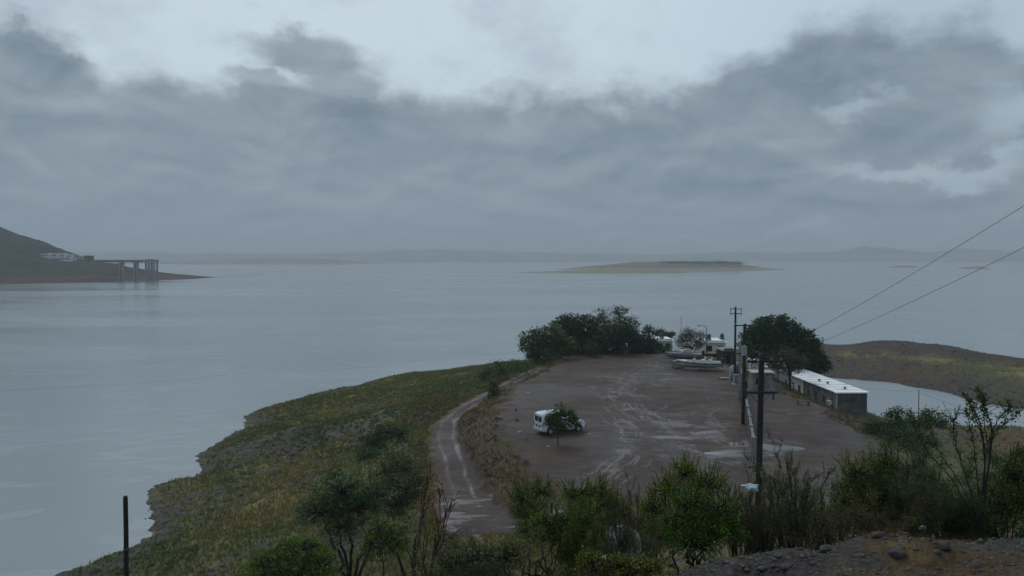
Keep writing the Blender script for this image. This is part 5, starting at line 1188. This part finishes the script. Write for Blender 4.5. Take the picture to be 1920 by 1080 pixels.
gb_(1620, 990, 18, [(1605, 895, 34, 30, 0), (1650, 880, 36, 30, 0), (1585, 935, 36, 32, 0), (1630, 935, 48, 36, -.3), (1600, 970, 44, 26, 0), (1650, 975, 50, 24, -.2)], 'leaf_mesquite', 'green bush at the left of the right hand brush', 206, (1.45, 1.4, .65))
gb_(1900, 1000, 15, [(1905, 900, 30, 40, 0), (1925, 950, 30, 40, 0), (1880, 960, 30, 30, 0)], 'leaf_mesquite', 'green bush cut by the right edge of the frame', 207, (.95, 1.0, .6))
gb_(1150, 1075, 12.5, [(1110, 1062, 36, 18, 0), (1170, 1066, 36, 18, 0), (1215, 1072, 30, 16, 0)], 'leaf_mesquite', 'yellowish low bush at the bottom centre', 208, (1.1, .95, .45), sl=.12)
gb_(940, 1075, 15, [(900, 1050, 36, 20, 0), (950, 1048, 34, 18, 0), (850, 1062, 34, 20, 0)], 'leaf_olive', 'olive low bush at the bottom edge near the dark rocks', 209, (.7, .85, .55), dens=.7, sl=.2)
PF = make_bush(106, 10, .9, 1.0, .012, 14, .06, M['leaf_lime'], .06, depth=2, leaf_from=1)
bush(PF, 1080, 965, 110, 17.5, 'lime green leafy weed before the wide green bush', 0, name='weed', cat='weed', tint=(.62, .62, .5))
bush(PF, 1130, 985, 60, 16.2, 'small lime green weed right of the larger one', 1, name='weed', cat='weed', tint=(.55, .55, .4))
# bare dark tree
def bare_tree(px, top_py, D, w_px, label, seed):
    rng = np.random.default_rng(seed); segs = []; tips = []
    spec = dict(n=[5, 6, 5, 4], wig=.15, up=[.04, .06, .04, .03], leaf_from=9, depth=3, skip=[2, 1, 1, 0], kids=[1, 1, 1, 0], pk=.85, spread=.6, ratio=.62, rmin=.012)
    for a, l in ((2.6, .35), (.4, .25), (1.4, .15), (3.3, .6)):
        grow(rng, (0, 0, -.1), np.array([math.cos(a)*l, math.sin(a)*l*.4, 1.]), 2.2, .11, 0, spec, segs, tips)
    o = empty('bare_tree', (0, 0, 0)); seg_mesh('branches', segs, M['twig'], o, 5); S = np.array(segs)
    o['h'] = float(S[:, 5].max()); o['w'] = float(S[:, 3].max()-S[:, 3].min())
    bush(o, px, top_py, w_px, D, label, name='tree', cat='tree')
bare_tree(795, 880, 24, 150, 'leafless dark tree with forked branches beside the dirt track', 5)
# rod stemmed shrub with leaf sleeves
def rod_shrub():
    rng = np.random.default_rng(44); D = 15.0; bx = P(1840, 500, D=D).x; bz = gh(bx, D)
    r = empty('rod_shrub', (bx, D, bz-.05), 0, 'tall shrub of curving leafy rods at the right, rising over the lagoon', 'shrub')
    rods = [[(1838, 1010), (1842, 940), (1848, 850), (1838, 790), (1818, 755), (1806, 735)], [(1840, 1000), (1850, 900), (1862, 820), (1858, 790), (1840, 752), (1832, 722)],
            [(1840, 1000), (1846, 880), (1852, 820), (1880, 795), (1905, 780), (1918, 760)], [(1852, 850), (1862, 800), (1880, 775), (1898, 765), (1885, 748)],
            [(1838, 1000), (1815, 900), (1790, 830), (1785, 795), (1800, 765)], [(1838, 990), (1800, 900), (1760, 850), (1745, 810), (1740, 765)],
            [(1836, 1000), (1790, 900), (1740, 850), (1712, 800), (1705, 766)], [(1842, 980), (1832, 900), (1826, 830), (1816, 785), (1810, 765)], [(1846, 960), (1880, 880), (1905, 850), (1925, 845)],
            [(1850, 850), (1836, 800), (1822, 770), (1815, 745)], [(1852, 840), (1845, 790), (1846, 760), (1842, 735)], [(1838, 1000), (1860, 930), (1890, 900), (1915, 862)]]
    segs = []; C = []; Tn = []
    for i, rod in enumerate(rods):
        dy = rng.normal(0, .25); pts_ = []
        for k, (a, b) in enumerate(rod):
            p = P(a, b, D=D+dy*k/len(rod)); pts_.append(np.array([p.x-bx, p.y-D, p.z-bz+.05]))
        pts_ = np.array(pts_); tt = np.linspace(0, len(pts_)-1, 26)
        # Catmull style smoothing
        S_ = np.stack([np.interp(tt, range(len(pts_)), pts_[:, q]) for q in range(3)], 1)
        for _ in range(6): S_[1:-1] = (S_[:-2]+S_[2:]+2*S_[1:-1])/4
        S_ += rng.normal(0, .006, S_.shape)
        for k in range(len(S_)-1):
            f = k/len(S_); segs.append((*S_[k], *S_[k+1], (.018*(1-f)+.005)*(1 if i < 2 else .55), (.018*(1-f-.04)+.005)*(1 if i < 2 else .55)))
            if f > .38:
                m_ = 16; C.append(S_[k]+rng.normal(0, .034, (m_, 3))+(S_[k+1]-S_[k])*rng.random((m_, 1))); Tn.append(np.full(m_, rng.uniform(.2, .8)))
                if rng.random() < .25:
                    d = rng.normal(size=3)*.16; d[2] = abs(d[2]); segs.append((*S_[k], *(S_[k]+d), .006, .003)); C.append(S_[k]+d*rng.random((8, 1))+rng.normal(0, .02, (8, 3))); Tn.append(np.full(8, .5))
    seg_mesh('branches', segs, M['twig'], r, 5); cr = leaf_mesh('foliage', np.concatenate(C), .052, M['leaf_mesquite'], rng, r, tone=np.concatenate(Tn), aspect=.5); cr.color = (.6, .8, .6, 1)
rod_shrub()

# ------------------------------------------------------------------ stones, bags, pale rock
def rock_mesh(seed, mat, flat=.6, sub=3):
    bm = bmesh.new(); bmesh.ops.create_icosphere(bm, subdivisions=sub, radius=1); rng = np.random.default_rng(seed)
    pl = rng.normal(size=(16, 3)); pl /= np.linalg.norm(pl, axis=1, keepdims=True); dd = rng.uniform(.45, .85, 16)
    for v in bm.verts:
        c = np.array(v.co); 
        for p, q in zip(pl, dd):
            e = c@p-q
            if e > 0: c = c-p*e*.9
        c = c*(1+.10*(fbm(np.array([c[0]*3+seed]), np.array([c[1]*3+c[2]*2.3]), 3, seed)[0]-.5)); v.co = (c[0], c[1], c[2]*flat)
    me = bpy.data.meshes.new('rock'); bm.to_mesh(me); bm.free(); me.materials.append(mat); return me
RM = [rock_mesh(i, M['rock']) for i in range(6)]
def rock(px, py, s, D, label, k=0, group=None, name='rock', me=None, sc=(1, 1, 1)):
    x = P(px, 500, D=D).x; o = bpy.data.objects.new(name, me or RM[k % 6]); COL.objects.link(o)
    z = gh(x, D); o.location = (x, D, z+s*.12); o.scale = (s*sc[0], s*sc[1], s*sc[2]); o.rotation_euler = (0, 0, k*1.3)
    return lab(o, label, 'rock', group)
def depth_on_ground(px, py, lo=4, hi=70):
    """nearest depth where the sight line of the pixel meets the ground"""
    D = lo
    while D < hi:
        p = P(px, py, D=D)
        if p.z <= gh(p.x, D): return D
        D += .15
    return hi
for i, (a, b, s, lb) in enumerate((
    (1440, 1008, .15, 'dark angular rock under the brush at the right of the nearest pole'), (1405, 1003, .17, 'dark rock left of the angular one under the pole'), (1655, 1012, .12, 'small dark rock on the flank of the earth mound'),
    (1468, 1040, .09, 'long flat grey stone lying on the gravel'), (1080, 1050, .34, 'dark boulder at the bottom centre among yellow weeds'), (990, 1062, .32, 'dark boulder at the bottom edge left of centre'),
    (1560, 1030, .16, 'fist sized dark rock left of the earth mound'), (1780, 1034, .12, 'dark rock on the right of the gravel patch'), (1850, 1062, .13, 'dark low rock at the lower right corner'), (1690, 1040, .15, 'small rock below the yellow grass patch'))):
    D = min(depth_on_ground(a, b), 16); rock(a, b, s, D, lb, i, sc=(1.9, .8, .5) if i == 3 else (1, 1, 1))
for i, (a, b, w_, h_, lb) in enumerate(((936, 786, .62, .34, 'wide broken dark rock at the left rim of the lot'), (968, 770, .22, .34, 'small upright dark rock near the lot rim behind the wide one'), (970, 788, .36, .30, 'dark rock on the mud between the lot rim and the van'))):
    g = P(a, b, z=0); o = bpy.data.objects.new('rock', RM[(i*2+1) % 6]); COL.objects.link(o); o.location = (g.x, g.y, gh(g.x, g.y)+.05); o.scale = (w_, w_*.6, h_); o.rotation_euler = (.2*i, .1, i*1.1); lab(o, lb, 'rock')
pale = rock_mesh(33, M['pale_stone'], .7)
x_, D_ = P(1172, 500, D=17.5).x, 17.5
zt_p = P(1172, 942, D=17.5).z; zg_ = gh(x_, 17.5)
o = bpy.data.objects.new('pale_rock', pale); COL.objects.link(o); o.scale = (.50, .5, max(.4, (zt_p-zg_)/.62)); o.location = (x_, 17.5, zg_); lab(o, 'pale whitish boulder seen through twigs between two green bushes', 'rock')
# far rocks and stones on the lot
k = 0
for (a, b, s, lb) in ((1028, 838, .14, 'pale stone on the dark mud before the small tree'), (1105, 814, .12, 'white stone just right of the van front'), (1164, 813, .12, 'white stone alone on the mud right of the van'), (974, 811, .16, 'pale flat stone left of the van'),
                      (1060, 672, .16, 'small white marker stone at the far rim under the grove'), (1355, 686, .16, 'white stone at the stern of the striped boat'), (990, 738, .18, 'pale stone at the left rim of the lot'), (1256, 788, .12, 'small pale stone on the wheel tracks')):
    p = P(a, b, z=0); o = bpy.data.objects.new('stone', pale); COL.objects.link(o); o.scale = (s, s, s); o.location = (p.x, p.y, gh(p.x, p.y)+s*.3); o.rotation_euler[2] = k; lab(o, lb, 'stone', 'pale stones scattered on the lot'); k += 1
def bag(px, py, D, s, label, seed, hang=True, tail=False):
    rng = np.random.default_rng(seed); p = P(px, py, D=D); r = empty('plastic_bag', p, 0, label, 'plastic bag')
    bm = bmesh.new(); bmesh.ops.create_icosphere(bm, subdivisions=3, radius=1)
    for v in bm.verts:
        c = v.co; n_ = fbm(np.array([c.x*2.6+seed]), np.array([c.z*2.6+c.y*1.7]), 4, seed)
        f = .15+1.55*n_[0]; v.co = Vector((c.x*f*1.15, c.y*f*.55, c.z*f*(.85 if c.z < 0 else .7)))*s
    me = bpy.data.meshes.new('sack'); bm.to_mesh(me); bm.free(); me.materials.append(M['plastic_bag']); me.polygons.foreach_set('use_smooth', [True]*len(me.polygons))
    o = bpy.data.objects.new('sack', me); COL.objects.link(o); o.parent = r
    if tail:
        MB().loft([[(-s*.6, 0, s*.15), (-s*.6, .02, 0), (-s*.6, -.02, s*.05)], [(-s*1.2, 0, s*.42), (-s*1.2, .03, s*.2), (-s*1.2, -.03, s*.25)], [(-s*1.9, .0, s*.40), (-s*1.9, .02, s*.3), (-s*1.85, -.02, s*.3)]]).build('handle', M['plastic_bag'], r)
    return r
bag(1409, 913, 16.2, .115, 'torn white plastic bag snagged on the brush beside the nearest pole', 3, tail=True)
D = min(depth_on_ground(1732, 995), 15); bag(1732, 989, D+.6, .065, 'crumpled white bag under the dark brush on the right', 6)
bag(1132, 1046, 12.6, .05, 'scrap of white plastic caught in the weeds at bottom centre', 9)

# ------------------------------------------------------------------ uncountable cover
def scatter(n, x0, x1, y0, y1, rng):
    return rng.uniform(x0, x1, n), rng.uniform(y0, y1, n)
def tufts(name, xs, ys, hs, mat, tone, blades=6, width=.035, spread=.5, seed=0):
    rng = np.random.default_rng(seed); n = len(xs)
    z = ground_all(xs, ys, False); N = n*blades
    bx_ = np.repeat(xs, blades); by_ = np.repeat(ys, blades); bz_ = np.repeat(z, blades); h = np.repeat(hs, blades)*rng.uniform(.5, 1.2, N)
    a = rng.uniform(0, 2*np.pi, N); s = rng.uniform(0, spread, N); b0 = rng.uniform(0, .25, N)*np.repeat(hs, blades)
    rx_ = bx_+np.cos(a)*b0; ry_ = by_+np.sin(a)*b0
    w = width*np.repeat(hs, blades)/.4*rng.uniform(.7, 1.3, N); pa_ = a+np.pi/2+rng.normal(0, .6, N)
    v0 = np.stack([rx_-np.cos(pa_)*w, ry_-np.sin(pa_)*w, bz_-.03], -1); v1 = np.stack([rx_+np.cos(pa_)*w, ry_+np.sin(pa_)*w, bz_-.03], -1)
    v2 = np.stack([rx_+np.cos(a)*s*h, ry_+np.sin(a)*s*h, bz_+h], -1)
    V = np.stack([v0, v1, v2], 1).reshape(-1, 3); Fq = np.arange(N*3).reshape(-1, 3)
    return mesh_obj(name, V, Fq, mat, attrs={'tone': np.repeat(np.clip(np.repeat(tone, blades)+rng.normal(0, .12, N), 0, 1), 3)})
rng = np.random.default_rng(5)
def field(n, box, cond, rng):
    x, y = scatter(n, *box, rng); h, mud_, wet_, rk, gn, dy = ground_all(x, y)[:6]; k = cond(x, y, h, mud_, rk, gn, dy, rng.random(n)); return x[k], y[k], h[k], gn[k], dy[k]
# left slope grass
ROADX = lambda yy: np.interp(yy, [p.y for p in road], [p.x for p in road])-2.2
x, y, h, gn, dy = field(130000, (-42, 16, 36, 180), lambda x, y, h, m, r, g, d, u: (h > -7.75) & (m < .25) & (u > r*.9) & (x < 8) & ((y < 46) | (x < ROADX(y)) | (u < .12)), rng)
sz = .22+.16*rng.random(len(x)); tn = np.clip(.12+.65*fbm(x*.12, y*.12, 3, 400)+.35*dy-.25*gn+(fbm(x*.5, y*.5, 2, 410)-.5)*.5, 0, .95)
lab(tufts('slope_grass', x, y, sz, M['grass'], tn, 5, .03, .6, 1), 'olive and straw grass covering the left slope down to the water', 'grass', kind='stuff')
x, y, h, gn, dy = field(45000, (15, 130, 55, 225), lambda x, y, h, m, r, g, d, u: (h > -7.75) & (m < .25) & (u > r*.95) & (u > .4), rng)
lab(tufts('meadow_grass', x, y, .22+.2*rng.random(len(x)), M['grass'], np.clip(.1+.7*fbm(x*.1, y*.1, 3, 420), 0, .9), 5, .03, .6, 2), 'short dull grass round the lagoon and behind the lot', 'grass', kind='stuff')
# orange bank grass
x, y, h, gn, dy = field(60000, (-14, 45, 44, 125), lambda x, y, h, m, r, g, d, u: (m < .4) & (d > .35) & (u < d), rng)
lab(tufts('dry_bank_grass', x, y, .18+.14*rng.random(len(x)), M['grass_dry'], np.clip(.2+.6*fbm(x*.3, y*.3, 3, 430), 0, .95), 5, .03, .7, 3), 'rusty dry grass on the bank between the track and the lot', 'grass', kind='stuff')
# near hillside
x, y, h, gn, dy = field(30000, (-16, 18, 5, 44), lambda x, y, h, m, r, g, d, u: (u < .15+.85*d) & (m < .3), rng)
lab(tufts('hillside_grass', x, y, .05+.09*rng.random(len(x))+.12*(y > 15), M['grass_dry'], np.clip(.1+.7*fbm(x*.8, y*.8, 3, 440), 0, .95), 7, .010, .8, 4), 'sparse dry orange and yellow grass on the near hillside', 'grass', kind='stuff')
x, y, h, gn, dy = field(60000, (-4, 14, 5.5, 15), lambda x, y, h, m, r, g, d, u: (u < .9*(d-.2)), rng)
lab(tufts('mound_grass', x, y, .03+.06*rng.random(len(x)), M['grass_dry'], np.clip(.0+1.1*fbm(x*1.3, y*1.3, 3, 445), 0, .98), 6, .008, 1.0, 6), 'short orange and yellow grass patches among the dark gravel', 'grass', kind='stuff')
# low shrublets on the slopes
def shrublets(name, n, box, cond, mat, seed, size, leaf, per, label):
    rng = np.random.default_rng(seed); x, y, h, gn, dy = field(n, box, cond, rng); m_ = len(x)
    s = size*rng.uniform(.4, 1.3, m_)
    u = rng.normal(size=(m_, per, 3)); u /= np.linalg.norm(u, axis=2, keepdims=True); u[:, :, 2] = np.abs(u[:, :, 2])*.75
    C = np.stack([x, y, h], -1)[:, None]+u*(s[:, None, None]*rng.uniform(.5, 1, (m_, per, 1)))
    o = leaf_mesh(name, C.reshape(-1, 3), leaf, mat, rng, tone=np.repeat(np.clip(rng.normal(.45, .25, m_), 0, 1), per)); print(name, m_)
    return lab(o, label, 'shrubs', kind='stuff')
o = shrublets('slope_scrub', 5200, (-42, 8, 38, 178), lambda x, y, h, m, r, g, d, u: (h > -7.6) & (m < .15) & (u < .12+.7*g), M['leaf_blue'], 51, .42, .20, 26, 'low grey green scrub scattered on the left slope'); o.color = (.9, .95, .95, 1)
o = shrublets('dark_scrub', 1500, (-30, 6, 40, 120), lambda x, y, h, m, r, g, d, u: (h > -7) & (m < .15) & (u < .1+.5*r+.3*g), M['leaf_dark'], 52, .5, .16, 34, 'dark low scrub along the rocky bands of the left slope')
o = shrublets('shore_scrub', 3000, (34, 130, 55, 230), lambda x, y, h, m, r, g, d, u: (h > -7.6) & (m < .15) & (u < .12+.3*g), M['leaf_olive'], 53, .35, .16, 22, 'dull low scrub on the headland and round the lagoon'); o.color = (.42, .45, .4, 1)
o = shrublets('near_weeds', 1500, (-14, 18, 11.6, 34), lambda x, y, h, m, r, g, d, u: (u < .9), M['leaf_mesquite'], 54, .22, .05, 60, 'small weeds filling the gaps of the near brush'); o.color = (.6, .62, .4, 1)
# stones as one cover: jagged low rocks
def stones(name, xs, ys, ss, mat, label, seed, cat='stones', sink=.25):
    rng = np.random.default_rng(seed); n = len(xs); z = ground_all(xs, ys, False)
    base = np.array([(1, 0, 0), (.3, .95, 0), (-.8, .6, 0), (-.8, -.6, 0), (.3, -.95, 0), (.25, .1, .8), (-.3, -.15, .75), (0, 0, -.8)], float)
    Fb = np.array([(0, 1, 5), (1, 2, 5), (2, 6, 5), (2, 3, 6), (3, 4, 6), (4, 5, 6), (4, 0, 5), (1, 0, 7), (2, 1, 7), (3, 2, 7), (4, 3, 7), (0, 4, 7)])
    a = rng.uniform(0, 2*np.pi, n); ca, sa = np.cos(a), np.sin(a); Vb = base[None]*(1+rng.normal(0, .22, (n, 8, 3)))
    X_ = Vb[:, :, 0]*ca[:, None]-Vb[:, :, 1]*sa[:, None]; Y_ = Vb[:, :, 0]*sa[:, None]+Vb[:, :, 1]*ca[:, None]
    V = np.stack([xs[:, None]+X_*ss[:, None], ys[:, None]+Y_*ss[:, None], z[:, None]+(Vb[:, :, 2]*.7-sink+.1)*ss[:, None]], -1).reshape(-1, 3)
    Fq = (Fb[None]+(np.arange(n)*8)[:, None, None]).reshape(-1, 3)
    o = mesh_obj(name, V, Fq, mat); lab(o, label, cat, kind='stuff'); return o
x, y, h, gn, dy = field(30000, (-46, 8, 38, 180), lambda x, y, h, m, r, g, d, u: (h > -8.2) & (m < .2) & (u < r*.9), rng)
stones('slope_stones', x, y, .08+.22*rng.random(len(x))**2, M['rock'], 'dark volcanic stones in bands on the left slope and shore', 71)
x, y, h, gn, dy = field(14000, (50, 130, 110, 235), lambda x, y, h, m, r, g, d, u: (h > -8.2) & (u < r*.6), rng)
stones('headland_stones', x, y, .12+.3*rng.random(len(x))**2, M['rock'], 'dark stones covering the headland beyond the lagoon', 72)
x, y, h, gn, dy = field(26000, (-4, 14, 5.5, 16), lambda x, y, h, m, r, g, d, u: (u < 1-.5*d), rng)
stones('gravel', x, y, .012+.055*rng.random(len(x))**3, M['pebble'], 'coarse dark gravel on the near hillside', 73, 'gravel')
x, y, h, gn, dy = field(1500, (-4, 14, 5.5, 17), lambda x, y, h, m, r, g, d, u: (u < .6), rng)
stones('rubble', x, y, .04+.08*rng.random(len(x))**2, M['rock'], 'broken dark rubble on the near hillside', 74, 'rubble')
x, y, h, gn, dy = field(3000, (-10, 42, 50, 128), lambda x, y, h, m, r, g, d, u: (m > .5) & (u < .4), rng)
stones('lot_pebbles', x, y, .03+.07*rng.random(len(x))**3, M['pebble'], 'small stones strewn over the muddy lot and track', 75, 'pebbles')
# island wood: one far mass
rng = np.random.default_rng(9); n = 420
tx = rng.uniform(300, 455, n); ty = rng.uniform(1560, 1700, n); C = np.stack([tx, ty, np.full(n, 6.6)+rng.normal(0, .5, n)], -1)[:, None]+rng.normal(0, 1, (n, 20, 3))*np.array([3.0, 3.0, 1.5])
C[:, :, 2] -= np.clip((C[:, :, 0]-430)*.03, 0, 6)
o = leaf_mesh('island_wood', C.reshape(-1, 3), 1.9, M['leaf_mid'], rng, tone=None); lab(o, 'low wood along the top of the far flat island', 'wood', kind='stuff')
